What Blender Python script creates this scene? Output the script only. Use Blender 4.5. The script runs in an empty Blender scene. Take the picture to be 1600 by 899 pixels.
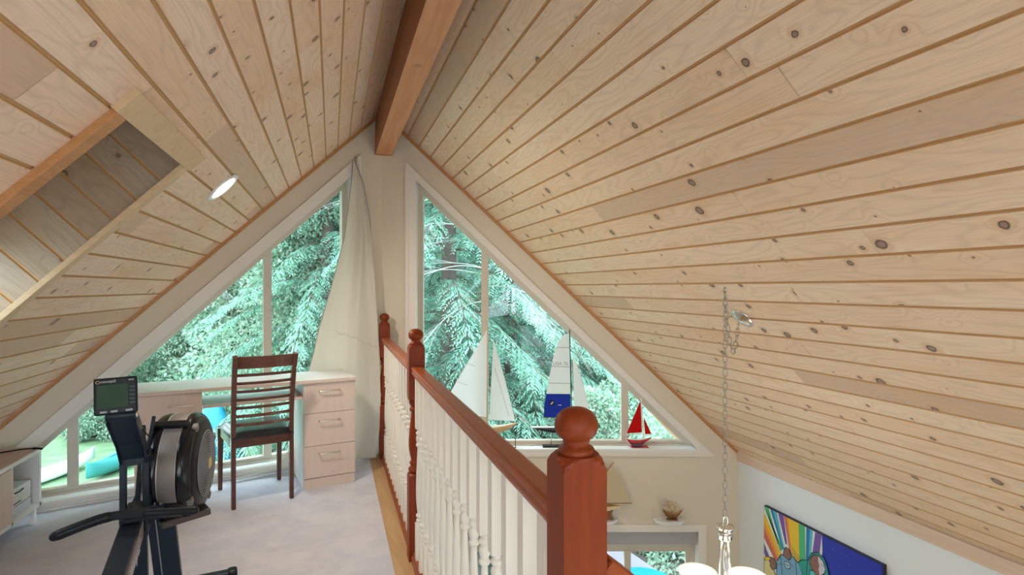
import bpy, math, random
import numpy as np
from mathutils import Vector, Matrix
from mathutils.geometry import tessellate_polygon
S = bpy.context.scene
COL = S.collection
PI = math.pi
def R_(d): return math.radians(d)

# ------------------------------------------------------------------ camera, world, exposure
EYE = 1.42
TH = R_(17.4)          # the camera looks 17.4 degrees right of the ridge direction
cd = bpy.data.cameras.new('camera'); cd.sensor_width = 36; cd.lens = 20.25; cd.clip_end = 300; cd.clip_start = 0.02
cam = bpy.data.objects.new('camera', cd); COL.objects.link(cam)
cam.location = (0, 0, EYE); cam.rotation_euler = (PI/2, 0, -TH)
S.camera = cam
WORLD_STRENGTH = 3.3
EXPOSURE = 1.3
w = bpy.data.worlds.new('overcast_sky'); S.world = w; w.use_nodes = True
wn = w.node_tree.nodes; wl_ = w.node_tree.links
bg = wn['Background']; bg.inputs['Strength'].default_value = WORLD_STRENGTH
tc = wn.new('ShaderNodeTexCoord'); sp = wn.new('ShaderNodeSeparateXYZ'); rp = wn.new('ShaderNodeValToRGB')
wl_.new(tc.outputs['Generated'], sp.inputs[0]); wl_.new(sp.outputs['Z'], rp.inputs[0]); wl_.new(rp.outputs[0], bg.inputs['Color'])
rp.color_ramp.elements[0].position = 0.0; rp.color_ramp.elements[0].color = (.80, .90, 1.0, 1)
rp.color_ramp.elements[1].position = 0.7; rp.color_ramp.elements[1].color = (.86, .93, 1.0, 1)
S.view_settings.view_transform = 'Standard'; S.view_settings.look = 'None'
S.view_settings.gamma = 1; S.view_settings.use_curve_mapping = False
S.view_settings.exposure = EXPOSURE

# ------------------------------------------------------------------ materials
def mat(name, col=(.8, .8, .8), rough=.5, metal=0, spec=.5, emit=None, es=1, coat=0):
    m = bpy.data.materials.new(name); m.use_nodes = True
    b = m.node_tree.nodes['Principled BSDF']
    b.inputs['Base Color'].default_value = (*col, 1); b.inputs['Roughness'].default_value = rough
    b.inputs['Metallic'].default_value = metal; b.inputs['Specular IOR Level'].default_value = spec
    b.inputs['Coat Weight'].default_value = coat
    if emit: b.inputs['Emission Color'].default_value = (*emit, 1); b.inputs['Emission Strength'].default_value = es
    return m
class NT:
    def __init__(s, m): s.t = m.node_tree; s.b = s.t.nodes['Principled BSDF']
    def n(s, typ, **kw):
        o = s.t.nodes.new(typ)
        for k, v in kw.items():
            if k.startswith('i_'): o.inputs[k[2:].replace('_', ' ')].default_value = v
            else: setattr(o, k, v)
        return o
    def l(s, a, b): s.t.links.new(a, b)
    def math(s, op, a, b=None, c=None, clamp=False):
        o = s.t.nodes.new('ShaderNodeMath'); o.operation = op; o.use_clamp = clamp
        for i, v in enumerate((a, b, c)):
            if v is None: continue
            if isinstance(v, (int, float)): o.inputs[i].default_value = v
            else: s.l(v, o.inputs[i])
        return o.outputs[0]
    def mix(s, f, a, b, mode='MIX'):
        o = s.t.nodes.new('ShaderNodeMix'); o.data_type = 'RGBA'; o.blend_type = mode
        for i, v in ((0, f), (6, a), (7, b)):
            if isinstance(v, (int, float)): o.inputs[i].default_value = v
            elif isinstance(v, tuple): o.inputs[i].default_value = (*v, 1)
            else: s.l(v, o.inputs[i])
        return o.outputs[2]
    def ramp(s, f, pts):
        o = s.t.nodes.new('ShaderNodeValToRGB'); e = o.color_ramp.elements
        while len(e) < len(pts): e.new(.5)
        for x, (p, c) in zip(e, pts):
            x.position = p; x.color = (*c, 1) if isinstance(c, tuple) else (c, c, c, 1)
        s.l(f, o.inputs[0]); return o.outputs[0]
    def mr(s, v, a, b, c=0, d=1):
        o = s.t.nodes.new('ShaderNodeMapRange'); o.interpolation_type = 'SMOOTHSTEP'
        s.l(v, o.inputs[0])
        for i, q in enumerate((a, b, c, d)):
            if isinstance(q, (int, float)): o.inputs[i+1].default_value = q
            else: s.l(q, o.inputs[i+1])
        return o.outputs[0]

def board_mat(name, light, mid, dark, halo, rough=.5, knots=1.0, tonek=1.0, darkboards=.13):
    """knotty boards: UV x runs along the board in metres, UV y across; 'tone' colour holds random numbers per board"""
    m = mat(name, mid, rough, spec=.35); k = NT(m)
    uv = k.n('ShaderNodeUVMap'); sx = k.n('ShaderNodeSeparateXYZ'); k.l(uv.outputs[0], sx.inputs[0])
    u, v = sx.outputs[0], sx.outputs[1]
    at = k.n('ShaderNodeAttribute', attribute_name='tone'); sc = k.n('ShaderNodeSeparateColor'); k.l(at.outputs['Color'], sc.inputs[0])
    r1, r2, r3 = sc.outputs
    # knots
    vo = k.n('ShaderNodeTexVoronoi', voronoi_dimensions='2D', i_Scale=5.6, i_Randomness=1.0)
    wob = k.n('ShaderNodeTexNoise', i_Scale=26.0, i_Detail=2.0); k.l(uv.outputs[0], wob.inputs['Vector'])
    wv = k.n('ShaderNodeVectorMath', operation='MULTIPLY_ADD'); k.l(wob.outputs['Color'], wv.inputs[0]); wv.inputs[1].default_value = (.012, .012, 0); k.l(uv.outputs[0], wv.inputs[2])
    k.l(wv.outputs[0], vo.inputs['Vector'])
    d = vo.outputs['Distance']; vc = k.n('ShaderNodeSeparateColor'); k.l(vo.outputs['Color'], vc.inputs[0])
    r = k.math('MULTIPLY', k.math('POWER', vc.outputs[0], 1.6), .105*knots)
    has = k.math('GREATER_THAN', vc.outputs[1], .25)
    r = k.math('MULTIPLY', r, has)
    r = k.math('MULTIPLY', r, k.mr(r2, .1, .7, .45, 1.15))
    q = k.math('DIVIDE', d, k.math('ADD', r, .0005))
    big = k.math('GREATER_THAN', r, .008)
    inside = k.math('MULTIPLY', k.mr(q, .85, 1.1, 1, 0), big)
    rim = k.math('MULTIPLY', k.math('MULTIPLY', k.mr(q, .55, .9, 0, 1), k.mr(q, 1.0, 1.25, 1, 0)), big)
    glow = k.math('MULTIPLY', k.mr(q, 1.0, 3.0, 1, 0), big)
    # grain, bending round the knots
    mp = k.n('ShaderNodeMapping'); mp.inputs['Scale'].default_value = (1.3, 7.0, 1); k.l(uv.outputs[0], mp.inputs[0])
    lo = k.n('ShaderNodeTexNoise', i_Scale=1.0, i_Detail=1.5); k.l(mp.outputs[0], lo.inputs['Vector'])
    ph = k.math('MULTIPLY_ADD', lo.outputs[0], 78.0, k.math('MULTIPLY', v, 90.0))
    ph = k.math('ADD', ph, k.math('MULTIPLY', k.mr(d, 0.0, .32, 1, 0), 9.0))
    ring = k.math('MULTIPLY_ADD', k.math('SINE', ph), .5, .5)
    ring = k.math('POWER', ring, 3.2)
    mp2 = k.n('ShaderNodeMapping'); mp2.inputs['Scale'].default_value = (5, 210, 1); k.l(uv.outputs[0], mp2.inputs[0])
    fi = k.n('ShaderNodeTexNoise', i_Scale=1.0, i_Detail=3.0); k.l(mp2.outputs[0], fi.inputs['Vector'])
    mp3 = k.n('ShaderNodeMapping'); mp3.inputs['Scale'].default_value = (2.2, 6.5, 1); k.l(uv.outputs[0], mp3.inputs[0])
    bl = k.n('ShaderNodeTexNoise', i_Scale=1.0, i_Detail=3.0); k.l(mp3.outputs[0], bl.inputs['Vector'])
    c = k.mix(r1, light, mid)
    c = k.mix(k.math('MULTIPLY', k.math('GREATER_THAN', r3, 1-darkboards), .55*tonek), c, dark)
    c = k.mix(k.mr(bl.outputs[0], .45, .75, 0, .38), c, halo)
    c = k.mix(k.math('MULTIPLY', ring, .26), c, tuple(x*.66 for x in mid))
    c = k.mix(k.mr(fi.outputs[0], .35, .75, 0, .24), c, tuple(x*.6 for x in mid))
    c = k.mix(k.math('MULTIPLY', glow, .42), c, tuple(x*.72 for x in halo))
    c = k.mix(k.math('MULTIPLY', inside, .80), c, (.27, .17, .14))
    c = k.mix(k.math('MULTIPLY', rim, .8), c, (.10, .065, .06))
    k.l(c, k.b.inputs['Base Color'])
    bp = k.n('ShaderNodeBump', i_Strength=.25, i_Distance=.002); k.l(k.math('ADD', fi.outputs[0], k.math('MULTIPLY', ring, .4)), bp.inputs['Height'])
    k.l(bp.outputs[0], k.b.inputs['Normal'])
    return m
PINE = board_mat('whitewashed_pine', (.92, .75, .585), (.86, .655, .475), (.56, .39, .29), (.82, .50, .25))
PINE_L = board_mat('warm_knotty_pine', (.91, .71, .575), (.85, .60, .43), (.55, .36, .26), (.80, .42, .17), darkboards=.18)
GROOVE = mat('unstained_groove', (.60, .36, .17), .7)
WELL = board_mat('brown_grey_pine', (.52, .42, .32), (.46, .34, .235), (.34, .25, .18), (.45, .3, .17), tonek=.6)  # browner and darker than the ceiling boards

def wood(name, c1, c2, rough=.4, axis='Z', scale=1.0, coat=0, knots=0, bump=.15):
    m = mat(name, c1, rough, coat=coat); k = NT(m)
    tcn = k.n('ShaderNodeTexCoord'); mp = k.n('ShaderNodeMapping')
    sc = {'X': (1.2, 16, 16), 'Y': (16, 1.2, 16), 'Z': (16, 16, 1.2)}[axis]
    mp.inputs['Scale'].default_value = tuple(a*scale for a in sc)
    k.l(tcn.outputs['Object'], mp.inputs[0])
    n1 = k.n('ShaderNodeTexNoise', i_Scale=1.0, i_Detail=4.0, i_Distortion=.6); k.l(mp.outputs[0], n1.inputs['Vector'])
    rg = k.math('MULTIPLY_ADD', k.math('SINE', k.math('MULTIPLY', n1.outputs[0], 42.0)), .5, .5)
    f = k.math('MULTIPLY_ADD', rg, .4, k.math('MULTIPLY', n1.outputs[0], .6))
    c = k.mix(f, c1, c2)
    if knots:
        vo = k.n('ShaderNodeTexVoronoi', i_Scale=knots, i_Randomness=1.0); k.l(tcn.outputs['Object'], vo.inputs['Vector'])
        c = k.mix(k.mr(vo.outputs['Distance'], .06, .15, .75, 0), c, tuple(x*.25 for x in c1))
    k.l(c, k.b.inputs['Base Color'])
    bp = k.n('ShaderNodeBump', i_Strength=bump, i_Distance=.001); k.l(f, bp.inputs['Height']); k.l(bp.outputs[0], k.b.inputs['Normal'])
    return m
CEDAR = wood('varnished_red_wood', (.25, .043, .010), (.18, .028, .006), .42, 'Z', .8, 0, 4.5)
CEDAR.node_tree.nodes['Principled BSDF'].inputs['Specular IOR Level'].default_value = .22
CEDAR_Y = wood('varnished_red_rail', (.37, .095, .028), (.28, .06, .017), .36, 'Y', .8, 0)
CEDAR_Y.node_tree.nodes['Principled BSDF'].inputs['Specular IOR Level'].default_value = .25
CEDAR_X = wood('varnished_red_stair_rail', (.36, .085, .025), (.27, .052, .015), .45, 'X', .8, 0)
CEDAR_X.node_tree.nodes['Principled BSDF'].inputs['Specular IOR Level'].default_value = .15
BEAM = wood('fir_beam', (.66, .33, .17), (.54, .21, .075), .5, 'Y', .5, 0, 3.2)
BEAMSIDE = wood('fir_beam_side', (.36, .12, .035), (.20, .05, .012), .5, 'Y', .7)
TRIMW = wood('orange_wood_trim', (.60, .30, .12), (.45, .20, .07), .5, 'Y', 1)
TRIMP = wood('pale_pine_trim', (.74, .55, .34), (.64, .44, .25), .5, 'X', .6, 0, 4)
TRIMPK = wood('pinkish_pine_trim', (.74, .58, .47), (.66, .48, .36), .55, 'Y', .6, 0, 0)
OAK = wood('oak_strip', (.62, .40, .20), (.48, .28, .12), .38, 'Y', .6)
MAHO = wood('dark_mahogany', (.145, .046, .024), (.06, .018, .012), .3, 'Z', 1.1, .4)
MAHO_X = wood('dark_mahogany_slat', (.155, .05, .026), (.065, .02, .012), .3, 'X', 1.1, .4)
MAPLE = wood('pale_maple_front', (.71, .58, .50), (.67, .535, .455), .38, 'Z', .5, 0, 0, .03)
HULLW = wood('blond_hull_wood', (.75, .52, .30), (.62, .40, .20), .35, 'X', 3)
BRNW = wood('brown_model_wood', (.30, .12, .04), (.17, .06, .02), .4, 'X', 4)

def paint(name, col, rough=.6, bump=.08, scale=180):
    m = mat(name, col, rough, spec=.3); k = NT(m)
    tcn = k.n('ShaderNodeTexCoord'); n1 = k.n('ShaderNodeTexNoise', i_Scale=scale, i_Detail=2.0); k.l(tcn.outputs['Object'], n1.inputs['Vector'])
    n2 = k.n('ShaderNodeTexNoise', i_Scale=1.7, i_Detail=2.0); k.l(tcn.outputs['Object'], n2.inputs['Vector'])
    k.l(k.mix(k.mr(n2.outputs[0], .3, .7, 0, .05), col, tuple(x*.8 for x in col)), k.b.inputs['Base Color'])
    bp = k.n('ShaderNodeBump', i_Strength=bump, i_Distance=.001); k.l(n1.outputs[0], bp.inputs['Height']); k.l(bp.outputs[0], k.b.inputs['Normal'])
    return m
WALLP = paint('cream_wall_paint', (.745, .675, .56), .7)
WALLB = paint('pale_grey_wall_paint', (.77, .82, .87), .7)
CASING = paint('white_trim_paint', (.84, .80, .76), .4, .02)
REVEAL = paint('white_reveal_paint', (.84, .86, .87), .5, .02)
VINYL = paint('beige_window_vinyl', (.66, .60, .52), .4, .02)
SPINDLE = paint('cream_spindle_paint', (.84, .79, .71), .32, .01)
WHITE = paint('white_laminate', (.86, .87, .88), .35, .01)
def carpet():
    m = mat('lavender_grey_carpet', (.5, .5, .56), .95, spec=.1); k = NT(m)
    tcn = k.n('ShaderNodeTexCoord'); n1 = k.n('ShaderNodeTexNoise', i_Scale=260.0, i_Detail=3.0); n2 = k.n('ShaderNodeTexNoise', i_Scale=4.2, i_Detail=5.0, i_Roughness=.7)
    for n in (n1, n2): k.l(tcn.outputs['Object'], n.inputs['Vector'])
    c = k.mix(k.mr(n2.outputs[0], .35, .68), (.62, .625, .71), (.72, .725, .80))
    c = k.mix(k.mr(n1.outputs[0], .3, .7, 0, .25), c, (.42, .40, .46))
    k.l(c, k.b.inputs['Base Color'])
    bp = k.n('ShaderNodeBump', i_Strength=.6, i_Distance=.004); k.l(n1.outputs[0], bp.inputs['Height']); k.l(bp.outputs[0], k.b.inputs['Normal'])
    return m
CARPET = carpet()
def fabric(name, col, tr=.0):
    m = mat(name, col, .9, spec=.1); k = NT(m)
    if tr:
        ts = k.n('ShaderNodeBsdfTranslucent'); ts.inputs[0].default_value = (*col, 1); mx = k.n('ShaderNodeMixShader'); mx.inputs[0].default_value = tr
        out = k.t.nodes['Material Output']; k.l(k.b.outputs[0], mx.inputs[1]); k.l(ts.outputs[0], mx.inputs[2]); k.l(mx.outputs[0], out.inputs[0])
    return m
CURT = fabric('off_white_curtain', (.88, .84, .77), .32)
HEM = fabric('grey_curtain_hem', (.42, .40, .38))
SAIL = fabric('white_sailcloth', (.93, .94, .95), .5)
SAILC = fabric('cream_sailcloth', (.74, .63, .43), .2)
SAILB = fabric('blue_sailcloth', (.025, .06, .50), .15)
SAILR = fabric('red_sailcloth', (.66, .012, .01), .15)
SEAM = mat('grey_seam', (.45, .42, .42), .8)
BLACK = mat('black_plastic', (.010, .012, .016), .38, spec=.22)
BLACKG = mat('glossy_black_shell', (.006, .008, .012), .2, spec=.4)
DARKM = mat('dark_painted_steel', (.012, .022, .036), .4, spec=.3)
GREYM = mat('grey_wire_mesh', (.22, .20, .19), .55, .35)
SILVER = mat('brushed_silver', (.72, .70, .66), .35, .9)
CHROME = mat('chrome', (.80, .81, .83), .12, 1)
NICKEL = mat('nickel_chain', (.42, .39, .36), .3, 1)
LCD = mat('lcd_screen', (.035, .075, .045), .55, spec=.2)
PALE = mat('pale_print', (.62, .62, .60), .5)
GOLD = mat('gold_badge', (.75, .58, .18), .35, .6)
LEATH = mat('black_leather_pad', (.012, .016, .022), .3, coat=.2)
GREYF = mat('dark_ring_grey', (.24, .25, .27), .4)
REDP = mat('red_hull_paint', (.50, .01, .02), .25, coat=.4)
DARKR = mat('dark_hull_paint', (.05, .006, .01), .25)
NAVY = mat('navy_hull_paint', (.010, .014, .03), .25, coat=.4)
TEAL = mat('teal_plastic', (.05, .30, .30), .5)
CYAN = mat('cyan_tarp', (.0, .22, .36), .5)
WHITEH = mat('white_fibreglass', (.92, .94, .94), .35)
SHADEW = mat('lit_white_glass', (.9, .88, .84), .3, emit=(1, .96, .90), es=.25)
BULB = mat('bulb_glow', (1, 1, 1), .3, emit=(1, .93, .82), es=9)
LENS = mat('downlight_lens', (1, 1, 1), .4, emit=(1, .90, .76), es=9)
GREYSH = mat('grey_blind_fabric', (.42, .42, .44), .8)
STONE = paint('pale_stone', (.50, .44, .37), .8, .5, 6)
def glass(name, tint, f=.06):
    m = bpy.data.materials.new(name); m.use_nodes = True; t = m.node_tree; t.nodes.clear()
    o = t.nodes.new('ShaderNodeOutputMaterial'); a = t.nodes.new('ShaderNodeBsdfTransparent'); g = t.nodes.new('ShaderNodeBsdfGlossy'); x = t.nodes.new('ShaderNodeMixShader')
    a.inputs[0].default_value = (*tint, 1); g.inputs['Roughness'].default_value = .0; x.inputs[0].default_value = f
    t.links.new(a.outputs[0], x.inputs[1]); t.links.new(g.outputs[0], x.inputs[2]); t.links.new(x.outputs[0], o.inputs[0]); return m
GLASS = glass('window_glass', (.92, .985, .98), .025)
CLEAR = glass('clear_column_glass', (.93, .95, .95), .22)
def leafmat(name, c1, c2, c3):
    m = mat(name, c1, .6, spec=.25); k = NT(m)
    at = k.n('ShaderNodeAttribute', attribute_name='tone'); sc = k.n('ShaderNodeSeparateColor'); k.l(at.outputs['Color'], sc.inputs[0])
    oi = k.n('ShaderNodeObjectInfo')
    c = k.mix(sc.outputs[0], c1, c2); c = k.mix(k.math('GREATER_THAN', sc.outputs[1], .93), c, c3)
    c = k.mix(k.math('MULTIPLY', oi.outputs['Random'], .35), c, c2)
    k.l(c, k.b.inputs['Base Color'])
    ts = k.n('ShaderNodeBsdfTranslucent'); k.l(c, ts.inputs[0]); mx = k.n('ShaderNodeMixShader'); mx.inputs[0].default_value = .3
    out = k.t.nodes['Material Output']; k.l(k.b.outputs[0], mx.inputs[1]); k.l(ts.outputs[0], mx.inputs[2]); k.l(mx.outputs[0], out.inputs[0])
    return m
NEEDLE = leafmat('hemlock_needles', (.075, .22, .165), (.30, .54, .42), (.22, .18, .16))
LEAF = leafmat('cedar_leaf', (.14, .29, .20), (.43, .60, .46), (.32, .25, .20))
BARK = paint('grey_brown_bark', (.10, .08, .07), .9, .6, 14)
PALEBARK = paint('pale_bare_bark', (.42, .42, .40), .8, .3, 20)
def groundmat(name, a, b, s=2.5):
    m = mat(name, a, .95, spec=.1); k = NT(m); tcn = k.n('ShaderNodeTexCoord')
    n1 = k.n('ShaderNodeTexNoise', i_Scale=s, i_Detail=6.0); k.l(tcn.outputs['Object'], n1.inputs['Vector'])
    k.l(k.mix(k.mr(n1.outputs[0], .35, .65), a, b), k.b.inputs['Base Color']); return m
LAWN = groundmat('lawn_grass', (.14, .24, .13), (.20, .31, .18))
SLOPE = groundmat('forest_slope', (.05, .13, .10), (.14, .22, .17), 1.2)
GRAVEL = groundmat('grey_gravel', (.10, .10, .095), (.04, .06, .05), 9)

# ------------------------------------------------------------------ mesh builder
class MB:
    def __init__(s): s.v = []; s.f = []; s.m = []; s.sm = []; s.uv = []; s.tone = []
    def add(s, vs, fs, mi=0, smooth=False):
        o = len(s.v); s.v.extend([tuple(x) for x in vs])
        for f in fs: s.f.append(tuple(o+i for i in f)); s.m.append(mi); s.sm.append(smooth)
        return s
    def box(s, lo, hi, mi=0, M=None):
        x0, y0, z0 = lo; x1, y1, z1 = hi
        vs = [Vector(p) for p in ((x0,y0,z0),(x1,y0,z0),(x1,y1,z0),(x0,y1,z0),(x0,y0,z1),(x1,y0,z1),(x1,y1,z1),(x0,y1,z1))]
        if M: vs = [M @ v for v in vs]
        return s.add(vs, [(0,3,2,1),(4,5,6,7),(0,1,5,4),(1,2,6,5),(2,3,7,6),(3,0,4,7)], mi)
    def lathe(s, prof, c=(0,0,0), seg=24, mi=0, M=None, axis=None, smooth=True):
        vs = []; n = len(prof)
        for r, z in prof:
            for k in range(seg):
                a = 2*PI*k/seg; vs.append(Vector((r*math.cos(a), r*math.sin(a), z)))
        T = Matrix.Translation(Vector(c))
        if axis is not None: T = T @ Vector((0,0,1)).rotation_difference(Vector(axis)).to_matrix().to_4x4()
        if M: T = M @ T
        vs = [T @ v for v in vs]
        fs = [(i*seg+k, i*seg+(k+1) % seg, (i+1)*seg+(k+1) % seg, (i+1)*seg+k) for i in range(n-1) for k in range(seg)]
        s.add(vs, fs, mi, smooth)
        for i, rev in ((0, True), (n-1, False)):
            if prof[i][0] > 1e-5:
                f = [i*seg+k for k in range(seg)]; o = len(s.v)-n*seg
                s.f.append(tuple(o+x for x in (reversed(f) if rev else f))); s.m.append(mi); s.sm.append(False)
        return s
    def tube(s, pts, r, seg=8, mi=0, closed=False, smooth=True):
        pts = [Vector(p) for p in pts]; n = len(pts)
        rs = r if isinstance(r, (list, tuple)) else [r]*n
        vs = []; up = None
        for i, p in enumerate(pts):
            if closed: t = (pts[(i+1) % n]-pts[i-1]).normalized()
            else: t = (pts[min(i+1, n-1)]-pts[max(i-1, 0)]).normalized()
            if up is None: up = t.orthogonal().normalized()
            up = (up - t*up.dot(t)).normalized(); b = t.cross(up)
            for k in range(seg):
                a = 2*PI*k/seg; vs.append(p+(up*math.cos(a)+b*math.sin(a))*rs[i])
        m = n if closed else n-1
        fs = [(i*seg+k, i*seg+(k+1) % seg, ((i+1) % n)*seg+(k+1) % seg, ((i+1) % n)*seg+k) for i in range(m) for k in range(seg)]
        if not closed: fs += [tuple(reversed(range(seg))), tuple((n-1)*seg+k for k in range(seg))]
        return s.add(vs, fs, mi, smooth)
    def bar(s, pts, wx, wz, side, mi=0):
        """rectangular section swept along pts; side = direction of the wx width"""
        pts = [Vector(p) for p in pts]; n = len(pts); vs = []; sd = Vector(side).normalized()
        wxs = wx if isinstance(wx, (list, tuple)) else [wx]*n; wzs = wz if isinstance(wz, (list, tuple)) else [wz]*n
        for i, p in enumerate(pts):
            t = (pts[min(i+1, n-1)]-pts[max(i-1, 0)]).normalized()
            a = (sd - t*sd.dot(t)).normalized(); b = t.cross(a)
            for q, r in ((-1,-1),(1,-1),(1,1),(-1,1)): vs.append(p+a*q*wxs[i]/2+b*r*wzs[i]/2)
        fs = [(i*4+k, i*4+(k+1) % 4, (i+1)*4+(k+1) % 4, (i+1)*4+k) for i in range(n-1) for k in range(4)]
        fs += [(3,2,1,0), tuple((n-1)*4+k for k in range(4))]
        return s.add(vs, fs, mi)
    def poly(s, loops, M, depth, mi=0, mside=None):
        """extrude a polygon with holes; loops are (a,b) lists, M maps (a, d, b) to the world, d from 0 to depth"""
        L = [[Vector((a, 0, b)) for a, b in lp] for lp in loops]
        tri = tessellate_polygon([[Vector((p.x, p.z, 0)) for p in lp] for lp in L])
        flat = [p for lp in L for p in lp]; n = len(flat)
        vs = [M @ p for p in flat]+[M @ (p+Vector((0, depth, 0))) for p in flat]
        fs = []
        for t in tri:
            a, b, c = t; q = (flat[b]-flat[a]).cross(flat[c]-flat[a])
            if q.y > 0: a, c = c, a
            fs += [(a, b, c), (n+c, n+b, n+a)]
        s.add(vs, fs, mi)
        o = 0; sf = []
        for j, lp in enumerate(L):
            m = len(lp)
            area = sum(lp[i].x*lp[(i+1) % m].z-lp[(i+1) % m].x*lp[i].z for i in range(m))
            for i in range(m):
                f = (o+i, n+o+i, n+o+(i+1) % m, o+(i+1) % m)
                if (area > 0) == (j == 0): f = f[::-1] if False else f
                sf.append(f)
            o += m
        s.add(vs, sf, mi if mside is None else mside)
        return s
    def build(s, name, mats, parent=None, bevel=0, solid=0, sub=0, shade=None):
        me = bpy.data.meshes.new(name); me.from_pydata(s.v, [], s.f); 
        if not isinstance(mats, (list, tuple)): mats = [mats]
        for m in mats: me.materials.append(m)
        me.polygons.foreach_set('material_index', s.m); me.polygons.foreach_set('use_smooth', s.sm)
        if s.uv:
            u = me.uv_layers.new(name='UVMap'); u.data.foreach_set('uv', np.array(s.uv, dtype='f4').ravel())
            c = me.color_attributes.new('tone', 'FLOAT_COLOR', 'CORNER'); c.data.foreach_set('color', np.array(s.tone, dtype='f4').ravel())
        me.update()
        o = bpy.data.objects.new(name, me); COL.objects.link(o)
        if parent: o.parent = parent
        if bevel:
            b = o.modifiers.new('bevel', 'BEVEL'); b.width = bevel; b.segments = 2; b.limit_method = 'ANGLE'; b.harden_normals = False
        if solid:
            b = o.modifiers.new('solid', 'SOLIDIFY'); b.thickness = solid
        if sub:
            b = o.modifiers.new('sub', 'SUBSURF'); b.levels = sub; b.render_levels = sub
        return o
def thing(name, label, cat, loc=(0,0,0), rz=0, group=None, M=None):
    o = bpy.data.objects.new(name, None); COL.objects.link(o); o.empty_display_size = .1
    if M is not None: o.matrix_world = M
    else: o.location = loc; o.rotation_euler = (0, 0, rz)
    return tag(o, label, cat, group)
def tag(o, label, cat, group=None):
    o['label'] = label; o['category'] = cat
    if group: o['group'] = group
    return o
def struct(o): o['kind'] = 'structure'; return o
def stempty(name, M=None):
    o = bpy.data.objects.new(name, None); COL.objects.link(o)
    if M is not None: o.matrix_world = M
    return struct(o)
def dup(root, label=None):
    r = root.copy(); COL.objects.link(r)
    for ch in list(root.children):
        c = ch.copy(); COL.objects.link(c); c.parent = r
        for g in list(ch.children):
            d = g.copy(); COL.objects.link(d); d.parent = c
    if label: r['label'] = label
    return r
def text(s, name, M, size, m, parent, depth=.0006, align='LEFT', shear=0):
    cu = bpy.data.curves.new('t', 'FONT'); cu.body = s; cu.size = size; cu.extrude = depth; cu.align_x = align; cu.shear = shear
    o = bpy.data.objects.new('t', cu); COL.objects.link(o); bpy.context.view_layer.update()
    me = bpy.data.meshes.new_from_object(o.evaluated_get(bpy.context.evaluated_depsgraph_get())); bpy.data.objects.remove(o)
    me.transform(M); me.materials.clear(); me.materials.append(m)
    q = bpy.data.objects.new(name, me); COL.objects.link(q)
    if parent: q.parent = parent
    return q
def catmull(pts, n=8, closed=False):
    P = [Vector(p) for p in pts]; out = []; m = len(P)
    rng = range(m) if closed else range(m-1)
    for i in rng:
        if closed: a, b, c, d = P[i-1], P[i], P[(i+1) % m], P[(i+2) % m]
        else: a, b, c, d = P[max(i-1, 0)], P[i], P[i+1], P[min(i+2, m-1)]
        for k in range(n):
            t = k/n; out.append(.5*((2*b)+(c-a)*t+(2*a-5*b+4*c-d)*t*t+(3*b-a-3*c+d)*t**3))
    if not closed: out.append(P[-1])
    return out
def lerp(tab, x):
    if x <= tab[0][0]: return tab[0][1]
    for (a, p), (b, q) in zip(tab, tab[1:]):
        if x <= b: return p+(q-p)*(x-a)/(b-a)
    return tab[-1][1]

# ------------------------------------------------------------------ the house: prow gable, two roof slopes, loft
XC, YC, ZA = .414, 5.05, 2.928       # the fold of the prow under the ridge
AL = R_(17.4); CA, SA = math.cos(AL), math.sin(AL)
ZM = -2.6                            # main floor below the loft
EAVE = 3.333; LEFT = -2.42; BACK = -2.6
MR = Matrix(((CA, SA, 0, XC), (-SA, CA, 0, YC), (0, 0, 1, 0), (0, 0, 0, 1)))   # right wall: (s along, d outward, z)
ML = Matrix(((CA, -SA, 0, XC), (SA, CA, 0, YC), (0, 0, 1, 0), (0, 0, 0, 1)))   # left wall: s negative to the left
def sx(X): return (X-XC)/CA
def ywall(X): return YC-abs(X-XC)*math.tan(AL)
WT = .17
# openings as (s, z)
RWIN = [(sx(.692), .033), (sx(2.997), .033), (sx(.692), 2.338)]
LWIN = [(sx(-2.13), .06), (sx(.155), .06), (sx(.155), 2.345)]
LOW = [(sx(1.1), -2.35), (sx(3.003), -2.35), (sx(3.003), -.673), (sx(1.1), -.673)]
mb = MB().poly([[(0, ZM), (sx(EAVE)+.05, ZM), (sx(EAVE)+.05, ZA-(EAVE-XC)-.05), (0, ZA)], RWIN, LOW], MR, WT, 0, 1)
struct(mb.build('wall_right_gable', [WALLP, REVEAL]))
zl = ZA-(XC-LEFT)
mb = MB().poly([[(sx(LEFT), ZM), (0, ZM), (0, ZA), (sx(LEFT), zl)], LWIN], ML, WT, 0, 1)
struct(mb.build('wall_left_gable', [WALLP, REVEAL]))
ye = ywall(EAVE)+.1
mb = MB().box((EAVE, 1.5, ZM), (EAVE+.15, ye, .02)).box((EAVE, BACK, ZM), (EAVE+.15, -2.2, .02)).box((EAVE, -2.2, -.30), (EAVE+.15, 1.5, .02)); struct(mb.build('wall_right', WALLB))
D1 = stempty('added_patio_door', Matrix.Translation((EAVE+.05, 0, 0)))  # unseen glazed door, added to light the lower room
for y_ in (-2.17, -.95, .27, 1.47): MB().box((-.03, y_-.03, ZM), (.03, y_+.03, -.30)).build('added_door_stile', CASING, D1)
MB().box((-.004, -2.17, ZM), (.004, 1.47, -.30)).build('pane', GLASS, D1)
mb = MB().box((LEFT-.15, BACK, ZM), (LEFT, ywall(LEFT)+.1, .05)); struct(mb.build('wall_left', WALLP))

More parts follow.
